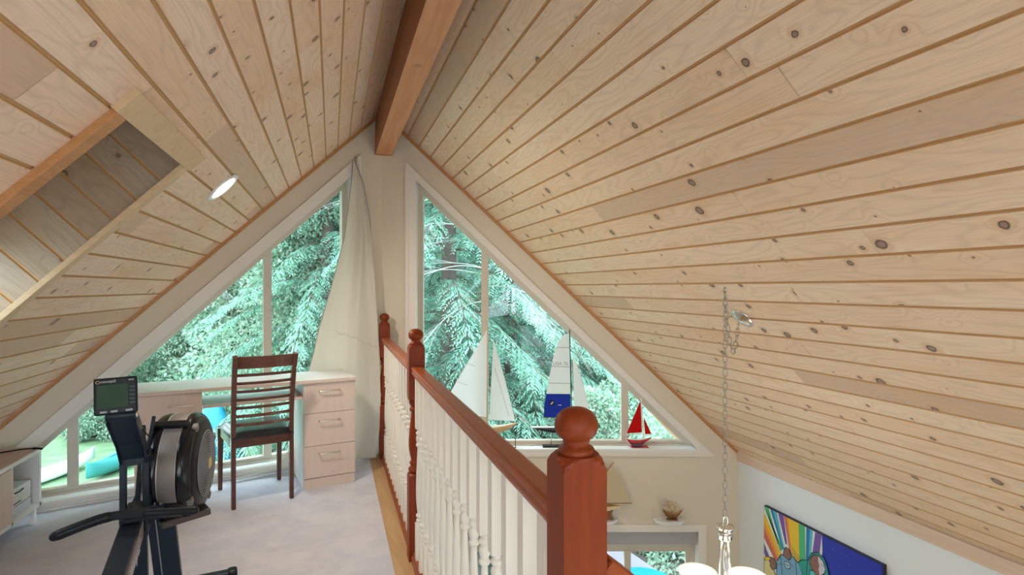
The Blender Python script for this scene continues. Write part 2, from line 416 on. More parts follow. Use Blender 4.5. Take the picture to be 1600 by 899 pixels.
mb = MB().poly([[(LEFT, ZM), (EAVE, ZM), (EAVE, ZA-(EAVE-XC)), (XC, ZA), (LEFT, ZA-(XC-LEFT))], [(-1.9, .12), (.80, .12), (.80, 1.55), (-.8, 1.55), (-1.9, .50)], [(1.0, -2.2), (2.9, -2.2), (2.9, -1.55), (1.0, -1.55)]], Matrix.Translation((0, BACK-.17, 0)), .17)
struct(mb.build('wall_back', WALLP))
W4 = stempty('window_4', Matrix.Translation((0, BACK-.1, 0)))  # unseen back openings, added and placed to let daylight in
for x0_, z0_, z1_ in ((-.9, .12, 1.45), (0, .12, 1.55), (1.9, -2.2, -1.55)): MB().box((x0_-.03, -.03, z0_), (x0_+.03, .03, z1_)).build('mullion', VINYL, W4)
# roof boards
PITCH = .1290
random.seed(5)
SQ = math.sqrt(.5)
def slope_frame(sign):   # (s down the slope, y, n up and out)
    ux = Vector((sign*SQ, 0, -SQ)); uz = Vector((sign*SQ, 0, SQ)); o = Vector((XC, 0, ZA))
    return lambda s, y, n: o+ux*s+Vector((0, y, 0))+uz*n
HOLER = (1.05, 2.75, -2.2, -.75)    # unseen skylight in the right slope, added to brighten the room
HOLEL = (1.2, 2.7, -2.1, -.75)    # its twin in the left slope, also added for daylight
HOLE = (1.406, 2.60, 1.935, 2.700)    # the skylight well in the left slope: s0, s1, y0, y1
def add_board(mb, P, s0, s1, y0, y1, sg, e0=True, e1=True, g=.0034, dp=.0065, uo=None, flip=False):
    a = s0+(g if e0 else 0); b = s1-(g if e1 else 0); bv = .0035
    rows = [(s0, dp), (a-.0008 if e0 else s0, dp), (a+bv*.4, .0012), (a+bv, 0), (b-bv, 0), (b-bv*.4, .0012), (b+.0008 if e1 else s1, dp), (s1, dp)]
    ends = (y0+.0008, y1-.0008)
    vs = []; 
    for y in ends:
        for s, n in rows: vs.append(P(s, y, n))
    n = len(rows); o = len(mb.v); mb.v.extend([tuple(v) for v in vs])
    mats = [1, 1, 1, 0, 1, 1, 1]
    if uo is None: uo = (random.uniform(0, 40), random.uniform(0, 40))
    tone = (random.random(), random.random(), random.random(), 1)
    for i in range(n-1):
        f = (i, i+1, n+i+1, n+i)
        uvv = [(ends[0]+uo[0], rows[i][0]-s0+uo[1]), (ends[0]+uo[0], rows[i+1][0]-s0+uo[1]), (ends[1]+uo[0], rows[i+1][0]-s0+uo[1]), (ends[1]+uo[0], rows[i][0]-s0+uo[1])]
        if sg > 0: f = f[::-1]; uvv = uvv[::-1]
        mb.f.append(tuple(o+k for k in f)); mb.m.append(mats[i]); mb.sm.append(False)
        mb.uv.extend(uvv); mb.tone.extend([tone]*4)
def roof_side(sign, smax):
    mb = MB(); P = slope_frame(sign); nb = int(math.ceil(smax/PITCH))
    sh = .038 if sign > 0 else 0
    for i in range(nb+1):
        s0 = max(0, (i-1)*PITCH+sh); s1 = min(i*PITCH+sh, smax)
        if s1-s0 < .02: continue
        X = XC+sign*(s0)*SQ; yend = ywall(X)+.06
        y = BACK
        cuts = [y]
        while y < yend:
            y += random.choice([1.4, 2.2, 3.0, 3.6, 4.2] if sign > 0 else [1.1, 1.6, 2.1, 2.7])*random.uniform(.85, 1.15); cuts.append(min(y, yend))
        if cuts[-1]-cuts[-2] < .3: cuts.pop(-2)
        if sign < 0: cuts = sorted(set([c for c in cuts if abs(c-.4) > .35]+[.4]))
        for a, b in zip(cuts, cuts[1:]):
            H_ = HOLER if sign > 0 else (HOLE if b > .8 else HOLEL)
            if s1 > H_[0] and s0 < H_[1] and b > H_[2] and a < H_[3]:
                if a < H_[2]: add_board(mb, P, s0, s1, a, H_[2], sign)
                if b > H_[3]: add_board(mb, P, s0, s1, H_[3], b, sign)
                if s0 < H_[0]: add_board(mb, P, s0, H_[0], max(a, H_[2]), min(b, H_[3]), sign, e1=False)
                if s1 > H_[1]: add_board(mb, P, H_[1], s1, max(a, H_[2]), min(b, H_[3]), sign, e0=False)
            else: add_board(mb, P, s0, s1, a, b, sign)
    return mb
SMAXR = (EAVE-XC)/SQ+.0; SMAXL = (XC-LEFT)/SQ
struct(roof_side(1, SMAXR).build('ceiling_right', [PINE, GROOVE]))
struct(roof_side(-1, SMAXL).build('ceiling_left', [PINE_L, GROOVE]))
# roof deck above the boards (keeps daylight out), with the skylight hole
def roof_deck(sign, smax, hole=None):
    P = slope_frame(sign); mb = MB()
    def slab(s0, s1, y0, y1):
        vs = [P(s, y, n) for n in (.0105, .30) for s, y in ((s0, y0), (s1, y0), (s1, y1), (s0, y1))]
        mb.add(vs, [(0,3,2,1),(4,5,6,7),(0,1,5,4),(1,2,6,5),(2,3,7,6),(3,0,4,7)])
    y1 = YC+.45
    y0 = BACK
    for a, b, c, d in hole:
        ym = y1 if (a, b, c, d) == tuple(hole[-1]) else .4
        slab(-.3, a, y0, ym); slab(b, smax, y0, ym); slab(a, b, y0, c); slab(a, b, d, ym); y0 = ym
    return mb.build('roof_deck', GROOVE)
struct(roof_deck(1, SMAXR+.5, [HOLER])); struct(roof_deck(-1, SMAXL+.5, [HOLEL, (HOLE[0]-.02, HOLE[1]+.02, HOLE[2]-.02, HOLE[3]+.02)]))
# skylight: boards of the well, trims, pane
PLf = slope_frame(-1)
sky = stempty('skylight')
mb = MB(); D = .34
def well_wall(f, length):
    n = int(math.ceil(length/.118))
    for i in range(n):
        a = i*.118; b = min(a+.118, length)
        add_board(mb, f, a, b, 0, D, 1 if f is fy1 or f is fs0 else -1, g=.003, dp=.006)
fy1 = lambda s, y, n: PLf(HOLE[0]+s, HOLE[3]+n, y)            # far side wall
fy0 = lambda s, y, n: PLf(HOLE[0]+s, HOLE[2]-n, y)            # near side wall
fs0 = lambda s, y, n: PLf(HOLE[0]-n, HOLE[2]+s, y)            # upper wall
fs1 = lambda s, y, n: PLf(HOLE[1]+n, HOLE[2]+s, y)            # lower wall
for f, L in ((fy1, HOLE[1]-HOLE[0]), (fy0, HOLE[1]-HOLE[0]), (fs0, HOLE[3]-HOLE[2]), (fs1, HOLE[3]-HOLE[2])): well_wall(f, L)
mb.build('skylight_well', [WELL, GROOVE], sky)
def slope_box(mb, s0, s1, y0, y1, n0, n1, P=PLf, mi=0):
    vs = [P(s, y, n) for n in (n0, n1) for s, y in ((s0, y0), (s1, y0), (s1, y1), (s0, y1))]
    mb.add(vs, [(0,3,2,1),(4,5,6,7),(0,1,5,4),(1,2,6,5),(2,3,7,6),(3,0,4,7)], mi)
h = HOLE
for (a, b, c, d) in ((h[0]-.075, h[0]+.012, h[2]-.065, h[3]+.045), (h[1]-.01, h[1]+.06, h[2]-.065, h[3]+.045)):
    mb = MB(); slope_box(mb, a, b, c, d, -.020, .004); mb.build('skylight_trim', TRIMP, sky, bevel=.002)
mb = MB(); slope_box(mb, h[0]+.012, h[1]-.01, h[3]-.040, h[3]+.022, -.018, .004); mb.build('skylight_trim', TRIMP, sky, bevel=.002)
mb = MB(); slope_box(mb, h[0]+.012, h[1]-.01, h[2]-.055, h[2]+.012, -.022, .004); mb.build('skylight_trim', TRIMW, sky, bevel=.002)
mb = MB(); slope_box(mb, h[0]-.01, h[1]+.01, h[2]-.01, h[3]+.01, D-.01, D); mb.build('skylight_glass', GLASS, sky)
mb = MB(); slope_box(mb, h[0]+.03, h[1]-.40, h[2]+.004, h[3]-.004, D-.05, D-.045); mb.build('added_skylight_blind', mat('added_blind_grey', (.50, .46, .42), .8), sky)  # unseen blind, put in to darken the well
mb = MB()
slope_box(mb, h[0]-.03, h[0]+.04, h[2]-.03, h[3]+.03, D-.03, D+.03); slope_box(mb, h[1]-.04, h[1]+.03, h[2]-.03, h[3]+.03, D-.03, D+.03)
slope_box(mb, h[0], h[1], h[2]-.03, h[2]+.04, D-.03, D+.03); slope_box(mb, h[0], h[1], h[3]-.04, h[3]+.03, D-.03, D+.03)
mb.build('skylight_frame', VINYL, sky)

for PRf, h in ((slope_frame(1), HOLER), (PLf, HOLEL)):
    added_sky = stempty('skylight'); mb = MB()  # the two added skylights, out of view, there for extra daylight
    for a_, b_, c_, d_ in ((h[0]-.05, h[0]+.01, h[2]-.05, h[3]+.05), (h[1]-.01, h[1]+.05, h[2]-.05, h[3]+.05), (h[0], h[1], h[2]-.05, h[2]+.01), (h[0], h[1], h[3]-.01, h[3]+.05)): slope_box(mb, a_, b_, c_, d_, -.018, .30, PRf)
    mb.build('skylight_frame', TRIMP, added_sky)
    mb = MB(); slope_box(mb, h[0], h[1], h[2], h[3], .28, .29, PRf); mb.build('skylight_glass', GLASS, added_sky)
h = HOLE
# ridge beam
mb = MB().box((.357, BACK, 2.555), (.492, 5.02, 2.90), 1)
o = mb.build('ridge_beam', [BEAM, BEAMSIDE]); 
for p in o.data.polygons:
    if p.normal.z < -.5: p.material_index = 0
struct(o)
mb = MB().box((.353, 5.005, 2.550), (.497, 5.045, 2.562)).box((.353, 5.005, 2.562), (.360, 5.045, 2.80)).box((.490, 5.005, 2.562), (.497, 5.045, 2.80))
struct(mb.build('trim_1', TRIMW))

# quarter round along roof/wall joints, pale band on the eave wall
def roof_trim(name, M, s0, s1, m):
    mb = MB()
    za = ZA-abs(s0)*CA; zb = ZA-abs(s1)*CA; t = .021*1.41
    q = [(s0, za), (s1, zb)]
    vs = []
    for s, z in q:
        for dz, dd in ((.01, 0), (-t, 0), (-t, -.012), (-t*.45, -.022), (.01, -.022)): vs.append(M @ Vector((s, dd, z+dz)))
    mb.add(vs, [(i, (i+1) % 5, 5+(i+1) % 5, 5+i) for i in range(5)]+[(4,3,2,1,0), (5,6,7,8,9)])
    return struct(mb.build(name, m))
roof_trim('trim_2', MR, sx(.50), sx(EAVE)-.005, TRIMW); roof_trim('trim_3', ML, sx(.352), sx(LEFT), TRIMW)
mb = MB().box((EAVE-.020, BACK, -.115+.05), (EAVE, ywall(EAVE), .02)); struct(mb.build('trim_4', TRIMPK, bevel=.004))

# windows: casing, sill, frame, mullions, panes
def offset_tri(tri, d0, d1, d2):
    """tri = [(x0,z0) corner, (x1,z0), (x0 or x1, zt)]: shift sides bottom (d0), slope (d1), vertical (d2); works on both windows"""
    (a, z0), (b, _), (c, zt) = tri
    right = abs(c-a) < 1e-6            # vertical side on the left (right-hand window)
    k = CA                             # slope of the roof line per wall metre
    off = d1*math.sqrt(1+k*k)
    if right:
        x0 = a-d2; z = z0-d0
        zs = lambda x: zt+off-(x-a)*k
        xr = a+(zt+off-z)/k
        return [(x0, z), (xr, z), (x0, zs(x0))]
    else:
        x1 = b+d2; z = z0-d0
        zs = lambda x: zt+off-(b-x)*k
        xl = b-(zt+off-z)/k
        return [(xl, z), (x1, z), (x1, zs(x1))]
def window(idx, tri, M, dd, mull, cas, sill_y, gl):
    W = stempty('window_%d' % idx, M)
    I4 = Matrix.Identity(4)
    T = lambda d: Matrix.Translation((0, d, 0))
    out = offset_tri(tri, *cas)
    mb = MB().poly([out, tri], T(-.016), .016); 
    o2 = offset_tri(tri, *[c*.35 for c in cas])
    mb.poly([out, offset_tri(tri, cas[0]*.72, cas[1]*.72, cas[2]*.72)], T(-.024), .009)
    mb.build('casing', CASING, W, bevel=.003)
    fo = tri; g0 = offset_tri(tri, -gl, -gl, -gl)
    mb = MB().poly([fo, g0], T(dd-.02), .06); mb.poly([offset_tri(tri, -gl*.0, -gl*.0, 0), offset_tri(tri, -gl*.45, -gl*.45, -gl*.45)], T(dd-.035), .018)
    mb.build('window_frame', VINYL, W, bevel=.002)
    mb = MB().poly([offset_tri(tri, -gl*.6, -gl*.6, -gl*.6)], T(dd+.012), .004); mb.build('pane', GLASS, W)
    (a, z0), (b, _), (c, zt) = tri; right = abs(c-a) < 1e-6
    for m0, m1 in mull:
        zs = (lambda s: zt-(s-a)*CA) if right else (lambda s: zt-(b-s)*CA)
        mb = MB().poly([[(m0, z0+.01), (m1, z0+.01), (m1, zs(m1)-.03), (m0, zs(m0)-.03)]], T(dd-.018), .045)
        mb.build('mullion', VINYL, W, bevel=.002)
    mb = MB()
    lo = min(a, b); hi = max(a, b)
    mb.box((lo+.001, -.022 if sill_y else -.001, z0-.018), (hi-(.02 if right else .001), dd-.021, z0+.005)); mb.build('window_sill', REVEAL, W, bevel=.003)
    return W
window(1, LWIN, ML, .115, [(sx(-.475), sx(-.419)), (sx(-1.635), sx(-1.576))], (.035, .082, .082), False, .045)
window(2, RWIN, MR, .125, [(sx(1.220), sx(1.280)), (sx(2.393), sx(2.452))], (.056, .056, .087), True, .045)
# lower window under the shelves
W3 = stempty('window_3', MR); a, b = LOW[0][0], LOW[1][0]; zb, zt = LOW[0][1], LOW[2][1]
T0 = Matrix.Translation((0, -.016, 0))
mb = MB().poly([[(a-.065, zb-.065), (b+.065, zb-.065), (b+.065, zt+.062), (a-.065, zt+.062)], LOW], T0, .016); mb.build('casing', CASING, W3, bevel=.003)
mb = MB().poly([LOW, [(a+.04, zb+.04), (b-.04, zb+.04), (b-.04, -.895), (a+.04, -.895)]], Matrix.Translation((0, .105, 0)), .05)
mb.poly([[(a+.04, zb+.04), (b-.04, zb+.04), (b-.04, -.845), (a+.04, -.845)], [(a+.06, zb+.06), (b-.072, zb+.06), (b-.072, -.899), (a+.06, -.899)]], Matrix.Translation((0, .12, 0)), .03)
mb.build('window_frame', VINYL, W3, bevel=.002)
mb = MB().box((sx(2.417), .10, zb+.02), (sx(2.472), .15, -.88)); mb.build('mullion', VINYL, W3, bevel=.002)
mb = MB().box((a+.02, .128, zb+.02), (b-.02, .132, -.85)); mb.build('pane', GLASS, W3)
mb = MB().box((a+.004, .02, -.795), (b-.004, .085, zt-.001)); tag_ = mb.build('blind', GREYSH, W3, bevel=.004)

# baseboard left
def baseboard(M, s0, s1, name):
    mb = MB()
    prof = [(0, 0), (-.016, 0), (-.016, .065), (-.011, .078), (-.011, .088), (-.004, .098), (0, .098)]
    vs = [M @ Vector((s, d, z)) for s in (s0, s1) for d, z in prof]; n = len(prof)
    mb.add(vs, [(i, n+i, n+(i+1) % n, (i+1) % n) for i in range(n)]+[tuple(range(n)), tuple(reversed(range(n, 2*n)))])
    return struct(mb.build(name, CASING))
baseboard(ML, sx(.245), -.004, 'baseboard_left')
baseboard(ML, sx(LEFT), sx(.15), 'baseboard_left_window')
bpy.data.objects['baseboard_left_window'].scale = (1, 1, .28)

# floors
LE = .505   # loft edge
def floor_poly(xs, z, th, name, m):
    mb = MB(); x0, x1 = xs
    pts = [(x0, BACK), (x1, BACK), (x1, ywall(x1)+.02)]+([(XC, YC+.02)] if x0 < XC < x1 else [])+[(x0, ywall(x0)+.02)]
    n = len(pts)
    vs = [(x, y, z) for x, y in pts]+[(x, y, z-th) for x, y in pts]
    mb.add(vs, [tuple(range(n)), tuple(reversed(range(n, 2*n)))]+[(i, n+i, n+(i+1) % n, (i+1) % n) for i in range(n)])
    return struct(mb.build(name, m))
floor_poly((LEFT, LE), -.014, .28, 'floor_loft', WALLP)
floor_poly((LEFT, .300), 0, .013, 'floor_carpet', CARPET)
floor_poly((.300, LE), -.004, .0095, 'floor_oak_border', OAK)
floor_poly((LEFT, EAVE), ZM, .2, 'floor', OAK)

# ------------------------------------------------------------------ balustrade
BX = .424; PW = .0822
bal = thing('balustrade', 'red-brown wood and cream spindle balustrade guarding the open edge of the loft', 'railing', (BX, 3, 0))
def newel(y, full=True):
    o = Vector((0, y-3, 0)); h_ = PW/2
    mb = MB()
    def sq(z0, z1):
        """square block with turned-in pommel corners at the ends"""
        N = 32; rings = []
        zs = []
        top = [(z1-.022, 0), (z1-.014, .25), (z1-.006, .62), (z1, 1.0)]
        bot = [(z0, 1.0 if z0 > 0.1 else 0), (z0+.006, .62 if z0 > .1 else 0), (z0+.014, .25 if z0 > .1 else 0), (z0+.022, 0)]
        for z, t in bot+top:
            ring = []
            for k in range(N):
                a = 2*PI*k/N; cx, cy = math.cos(a), math.sin(a)
                rs = h_/max(abs(cx), abs(cy)); rc = h_*(1.43-.45*t)
                r = min(rs, rc); ring.append(o+Vector((cx*r, cy*r, z)))
            rings.append(ring)
        vs = [p for r in rings for p in r]
        # exact square corners in the plain middle
        fs = [(i*N+k, i*N+(k+1) % N, (i+1)*N+(k+1) % N, (i+1)*N+k) for i in range(len(rings)-1) for k in range(N)]
        fs += [tuple(reversed(range(N))), tuple((len(rings)-1)*N+k for k in range(N))]
        mb.add(vs, fs)
    sq(.83, 1.120); sq(-.25 if full else 0, .448)
    prof = [(.030, .448), (.036, .455), (.040, .466), (.036, .476), (.028, .482), (.030, .492), (.034, .500), (.028, .508), (.024, .516), (.031, .54), (.037, .58), (.0375, .62), (.034, .67), (.028, .72), (.024, .755), (.0225, .765), (.031, .773), (.034, .781), (.031, .789), (.024, .795), (.032, .806), (.037, .816), (.034, .826), (.030, .832)]
    mb.lathe(prof, o, 28)
    p = mb.build('newel_post', CEDAR, bal)
    mb = MB().lathe([(.030, 1.116), (.033, 1.121), (.0335, 1.126), (.031, 1.131), (.0245, 1.134), (.0225, 1.139), (.0245, 1.1425), (.024, 1.1455), (.031, 1.149), (.0365, 1.156), (.0395, 1.165), (.0398, 1.171), (.0385, 1.179), (.0345, 1.188), (.027, 1.196), (.017, 1.201), (.007, 1.203), (0, 1.2033)], o, 36)
    mb.build('finial', CEDAR, p)
    return p
PY = [.963, 3.046, 4.925]
for y in PY: newel(y)
def handrail(y0, y1):
    # profile (x, z): wide flat top with two mouldings on each side
    half = [(.0, 1.009), (.020, 1.009), (.0275, 1.0065), (.0305, 1.001), (.0305, .9935), (.027, .990), (.0255, .985), (.0285, .9805), (.0285, .974), (.024, .969), (.021, .962), (.019, .957), (0, .957)]
    pr = [(-x, z) for x, z in reversed(half[1:-1])]; pts = half+pr
    n = len(pts); vs = [(x, y-3, z) for y in (y0, y1) for x, z in pts]
    mb = MB().add(vs, [(i, n+i, n+(i+1) % n, (i+1) % n) for i in range(n)]+[tuple(range(n)), tuple(reversed(range(n, 2*n)))])
    return mb.build('handrail', CEDAR_Y, bal)
for i in (0, 1):
    y0, y1 = PY[i]+PW/2-.001, PY[i+1]-PW/2+.001
    handrail(y0, y1)
    mb = MB().box((-.030, y0-3, -.004), (.030, y1-3, .030)).box((-.022, y0-3, .030), (.022, y1-3, .046)); mb.build('shoe_rail', CEDAR_Y, bal, bevel=.004)
BPROF = [(.0125, .235), (.0165, .241), (.0165, .246), (.012, .250), (.010, .255), (.0165, .262), (.0175, .268), (.016, .274), (.011, .278), (.0095, .284), (.013, .310), (.0165, .35), (.0172, .40), (.0155, .47), (.0125, .54), (.010, .60), (.0095, .612), (.0155, .618), (.0175, .624), (.0155, .630), (.0115, .634), (.0145, .642), (.0165, .655), (.0150, .666), (.0105, .672), (.0155, .678), (.0178, .684), (.0155, .690), (.0105, .693), (.0125, .700), (.0165, .706)]
def baluster_mesh():
    mb = MB(); q = .0195
    mb.box((-q, -q, .046), (q, q, .228)); mb.box((-q, -q, .708), (q, q, .960)); mb.lathe(BPROF, (0,0,0), 16)
    mb.lathe([(q, .226), (.0125, .236)], (0,0,0), 16)
    return mb
b0 = baluster_mesh().build('baluster', SPINDLE, bal)
ys = [1.100+.1300*i for i in range(15)]+[3.046+.125+.1305*i for i in range(13)]
for i, y in enumerate(ys):
    b = b0 if i == 0 else b0.copy()
    if i: COL.objects.link(b); b.parent = bal
    b.location = (0, y-3, 0)

# stair handrail and flight dropping to the right of the near newel
st = thing('stair_handrail', 'red-brown stair handrail sloping down to the right of the nearest newel post', 'handrail', (BX+PW/2, .963, 0))
mb = MB(); n0 = Vector((.0, 0, .905)); n1 = Vector((2.2, 0, .905-2.2*.84))
mb.bar([n0, n1], .055, .06, (0, 1, 0)); mb.build('rail', CEDAR_X, st, bevel=.008)
mb = MB().box((2.16, -.04, ZM), (2.24, .04, .905-2.2*.84+.10)); mb.build('end_post', CEDAR, st, bevel=.004)
flight = stempty('staircase')
mb = MB()
for i in range(12):
    mb.box((LE+.002+i*.235, .06, -.2*(i+1)-.235), (LE+.27+i*.235, .90, -.2*(i+1)+-.02))
mb.build('treads', OAK, flight)

# ------------------------------------------------------------------ curtain on its hook
cur = thing('curtain', 'off-white cloth curtain gathered on a hook at the window peak and hanging to the floor', 'curtain', M=ML)
LEFTS = [(0, -1.25), (.024, -1.185), (.041, -1.02), (.089, -.856), (.184, -.781), (.424, -.724), (.715, -.651), (.863, -.607), (1.098, -.554), (1.392, -.466), (1.596, -.412), (1.834, -.348), (2.256, -.293), (2.469, -.266)]
RIGHTS = [(0, -.11), (.076, -.096), (.394, -.068), (.826, -.079), (1.417, -.107), (2.004, -.152), (2.265, -.201), (2.46, -.252)]
mb = MB(); NU, NV = 90, 90; vs = []
for j in range(NV+1):
    t = j/NV; z = 2.47*(1-t)**1.15+.012
    xl, xr = lerp(LEFTS, z), lerp(RIGHTS, z)
    for i in range(NU+1):
        u = i/NU; X = xl+(xr-xl)*u; wdt = xr-xl
        amp = min(.030, .03+.0*wdt)*min(1, (2.47-z)*1.2+.12)
        d = -.055-amp*(math.sin(u*2*PI*3.0+.6+z*.35)*.35*u+math.sin(u*2*PI*1.0+2.6)*.6)-.03*math.exp(-((u-.98)/.05)**2)-amp*1.0*math.exp(-((u-.62)/.10)**2)
        d -= .035*max(0, (z < .5))*(.5-z)*max(0, 1-u*1.6)*2
        if u > .72: d -= .05*(u-.72)/.28*min(1, max(0, (1.9-z)))
        if z > 2.3: d = d*(1-(z-2.3)/.2)+(-.02)*((z-2.3)/.2)
        d = min(d, -.022 if z > .12 else -.05)
        vs.append((X, d, z))
mb.add(vs, [(j*(NU+1)+i, (j+1)*(NU+1)+i, (j+1)*(NU+1)+i+1, j*(NU+1)+i+1) for j in range(NV) for i in range(NU)], 0, True)
co = mb.build('cloth', CURT, cur, solid=.002)
mb = MB(); pts = [(vs[j*(NU+1)]) for j in range(0, 62)]
mb.tube([(p[0], p[1]-.002, p[2]) for p in pts], .0035, 6); mb.build('hem', HEM, cur)
mb = MB(); pts = [vs[j*(NU+1)+NU] for j in range(0, 22)]
mb.tube([(p[0]+.003, p[1]-.006, p[2]) for p in pts], [.0045]*18+[.003, .002, .001, .0005], 6); mb.build('hem', HEM, cur)
# a seam line across the cloth, from the photo
def cl(u, z):
    j = min(range(NV+1), key=lambda q: abs(vs[q*(NU+1)][2]-z)); i = int(u*NU); p = vs[j*(NU+1)+i]; return (p[0], p[1]-.004, p[2])
mb = MB().tube([cl(.30+.7*k/16, 1.06-.16*(k/16)**1.5) for k in range(17)], .0012, 5); mb.build("seam", SEAM, cur)
mb = MB().tube([(sx(.192), .0, 2.50), (sx(.192), -.03, 2.495), (sx(.192), -.035, 2.475), (sx(.192), -.022, 2.462)], .0035, 8); mb.lathe([(.010, 0), (.010, .006), (.004, .010)], (sx(.192), .001, 2.50), 16, axis=(0, -1, 0)); mb.build('hook', NICKEL, cur)

# ------------------------------------------------------------------ desk
DA = R_(12.0)
desk = thing('desk', 'white and pale maple desk with a drawer pedestal at each end under the left window', 'desk', (.166, 4.36, 0), DA)
# local: x from -1.36 (left) to 0 (right end), y 0 front to .45 back
mb = MB().box((-1.368, -.012, .745), (.008, .452, .767)); mb.build('desktop', WHITE, desk, bevel=.003)
mb = MB().box((-1.368, -.0135, .7445), (.008, -.0118, .7675)); mb.build('edge_band', MAPLE, desk)
def pedestal(x0, x1, nd):
    mb = MB().box((x0, .018, 0), (x1, .44, .744)); p = mb.build('pedestal', WHITE, desk, bevel=.002)
    mb = MB().box((x0+.004, .006, .0), (x1-.004, .020, .068)); mb.build('plinth', MAPLE, p)
    zs = [.072, .298, .529, .742] if nd == 3 else [.072, .742]
    for k in range(len(zs)-1):
        z0, z1 = zs[k]+.0015, zs[k+1]-.0015
        mb = MB().box((x0+.001, .0, z0), (x1-.001, .018, z1)); dr = mb.build('drawer' if nd == 3 else 'cabinet_door', MAPLE, desk, bevel=.0015)
        cz = z1-.055 if nd == 3 else z1-.075; cx = (x0+x1)/2-.005 if nd == 3 else x1-.115
        mb = MB().tube([(cx-.07, .0, cz), (cx-.07, -.022, cz), (cx-.066, -.026, cz), (cx+.066, -.026, cz), (cx+.07, -.022, cz), (cx+.07, .0, cz)], .0048, 8)
        mb.build('handle', SILVER, dr)
pedestal(-.360, 0, 3); pedestal(-1.355, -.985, 1)
mb = MB().box((-.982, .03, .632), (-.363, .40, .650)); t_ = mb.build('keyboard_tray', WHITE, desk, bevel=.002)
mb = MB().box((-.982, .0285, .6315), (-.363, .0305, .6505)); mb.build('edge_band', MAPLE, t_)
mb = MB().box((-.39, .03, .652), (-.363, .36, .664)); mb.build('runner', BRNW, t_)

# ------------------------------------------------------------------ chair
CZ = R_(17.0)
chair = thing('ladder_back_chair', 'dark mahogany ladder-back chair with a black padded seat pushed up to the desk', 'chair', (-.4255, 4.09, 0), CZ)
hw = .178
def leg(pts, w0, side=(1, 0, 0)): return pts
for sgn in (-1, 1):
    pts = catmull([(sgn*hw, .008, 0), (sgn*hw, .012, .22), (sgn*hw, .020, .44), (sgn*hw, .012, .62), (sgn*(hw+.002), -.030, .84), (sgn*(hw+.004), -.085, .988)], 6)
    n = len(pts); mb = MB().bar(pts, [.026+.006*i/n for i in range(n)], [.030+.010*math.sin(PI*i/n) for i in range(n)], (1, 0, 0)); mb.build('rear_post', MAHO, chair, bevel=.004)
    mb = MB().bar([(sgn*.196, .455, 0), (sgn*.196, .452, .2), (sgn*.194, .450, .435)], [.028, .032, .040], [.028, .032, .040], (1, 0, 0)); mb.build('leg', MAHO, chair, bevel=.004)
def yback(z): return lerp([(0, .008), (.22, .012), (.44, .020), (.62, .012), (.84, -.030), (.988, -.085)], z)
def slat(z, h_, name, th=.011, dip=.028):
    pts = []
    for k in range(13):
        u = -1+2*k/12; pts.append((u*(hw-.006), yback(z)-dip*(1-u*u)*.9+.002, z))
    mb = MB(); vs = []
    for p in pts:
        for a, b in ((-th/2, -h_/2), (th/2, -h_/2), (th/2, h_/2), (-th/2, h_/2)): vs.append((p[0], p[1]+a-(b*.30 if z > .6 else 0), p[2]+b))
    n = len(pts)
    mb.add(vs, [(i*4+k, (i+1)*4+k, (i+1)*4+(k+1) % 4, i*4+(k+1) % 4) for i in range(n-1) for k in range(4)]+[(0,1,2,3), tuple(reversed([(n-1)*4+k for k in range(4)]))])
    return mb.build(name, MAHO_X, chair, bevel=.0025)
slat(.944, .080, 'crest_rail', .018)
for z in (.860, .806, .752, .698, .645, .590, .534): slat(z, .020, 'slat')
for (a, b) in (((-hw, .02, .415), (hw, .02, .415)), ((-.194, .452, .415), (.194, .452, .415)), ((-hw, .02, .415), (-.194, .452, .415)), ((hw, .02, .415), (.194, .452, .415))):
    mb = MB().bar([a, b], .058, .020, (0, 0, 1)); mb.build('seat_rail', MAHO_X, chair, bevel=.002)
mb = MB(); NP = 14; vs = []
for j in range(NP+1):
    for i in range(NP+1):
        u = -1+2*i/NP; v = -1+2*j/NP
        def sqz(q): return math.copysign(abs(q)**.8, q)
        y = .225+.245*v; xw = .190+.017*(v+1)/2
        e = (1-abs(u)**6)*(1-abs(v)**6); vs.append((u*xw, y, .447+.038*e**.35))
top = len(vs)
mb.add(vs, [(j*(NP+1)+i, j*(NP+1)+i+1, (j+1)*(NP+1)+i+1, (j+1)*(NP+1)+i) for j in range(NP) for i in range(NP)], 0, True)
mb.add([(-.190, -.018, .447), (.190, -.018, .447), (.207, .470, .447), (-.207, .470, .447)], [(3, 2, 1, 0)])
mb.build('seat_cushion', LEATH, chair)

# ------------------------------------------------------------------ low white bench unit at the left edge
tv = thing('media_bench', 'low white media bench with open shelf and wood-look top under the left eave', 'cabinet', (-1.68, 4.19, 0))
L_, Dp, H_ = 1.25, .345, .455
mb = MB().box((-Dp, -L_, H_-.006), (.004, .004, H_+.001)); mb.build('top_board', wood('driftwood_top', (.62, .46, .40), (.50, .35, .30), .5, 'Y', .7), tv)
mb = MB().box((-Dp, -L_, H_-.032), (0, 0, H_-.006)).box((-Dp, -.022, .10), (0, 0, H_-.03)).box((-Dp, -.342, .10), (0, -.322, H_-.03)).box((-Dp, -L_, .10), (0, -L_+.022, H_-.03)).box((-Dp, -L_, .10), (0, 0, .125)).box((-Dp, -L_, .10), (-Dp+.008, 0, H_-.03))
mb.build('carcass', WHITE, tv, bevel=.0015)
mb = MB().box((-.012, -.93, .128), (.008, -.344, H_-.034)); mb.build('door', MAPLE, tv, bevel=.002)
mb = MB().box((-.012, -L_+.02, .128), (.008, -.934, H_-.034)); mb.build('door', MAPLE, tv, bevel=.002)
for x, y in ((-.03, -.03), (-.03, -L_+.03), (-Dp+.03, -.03), (-Dp+.03, -L_+.03)):
    mb = MB().bar([(x, y, 0), (x, y, .10)], .026, .026, (1, 0, 0)); mb.build('leg', WHITE, tv, bevel=.002)
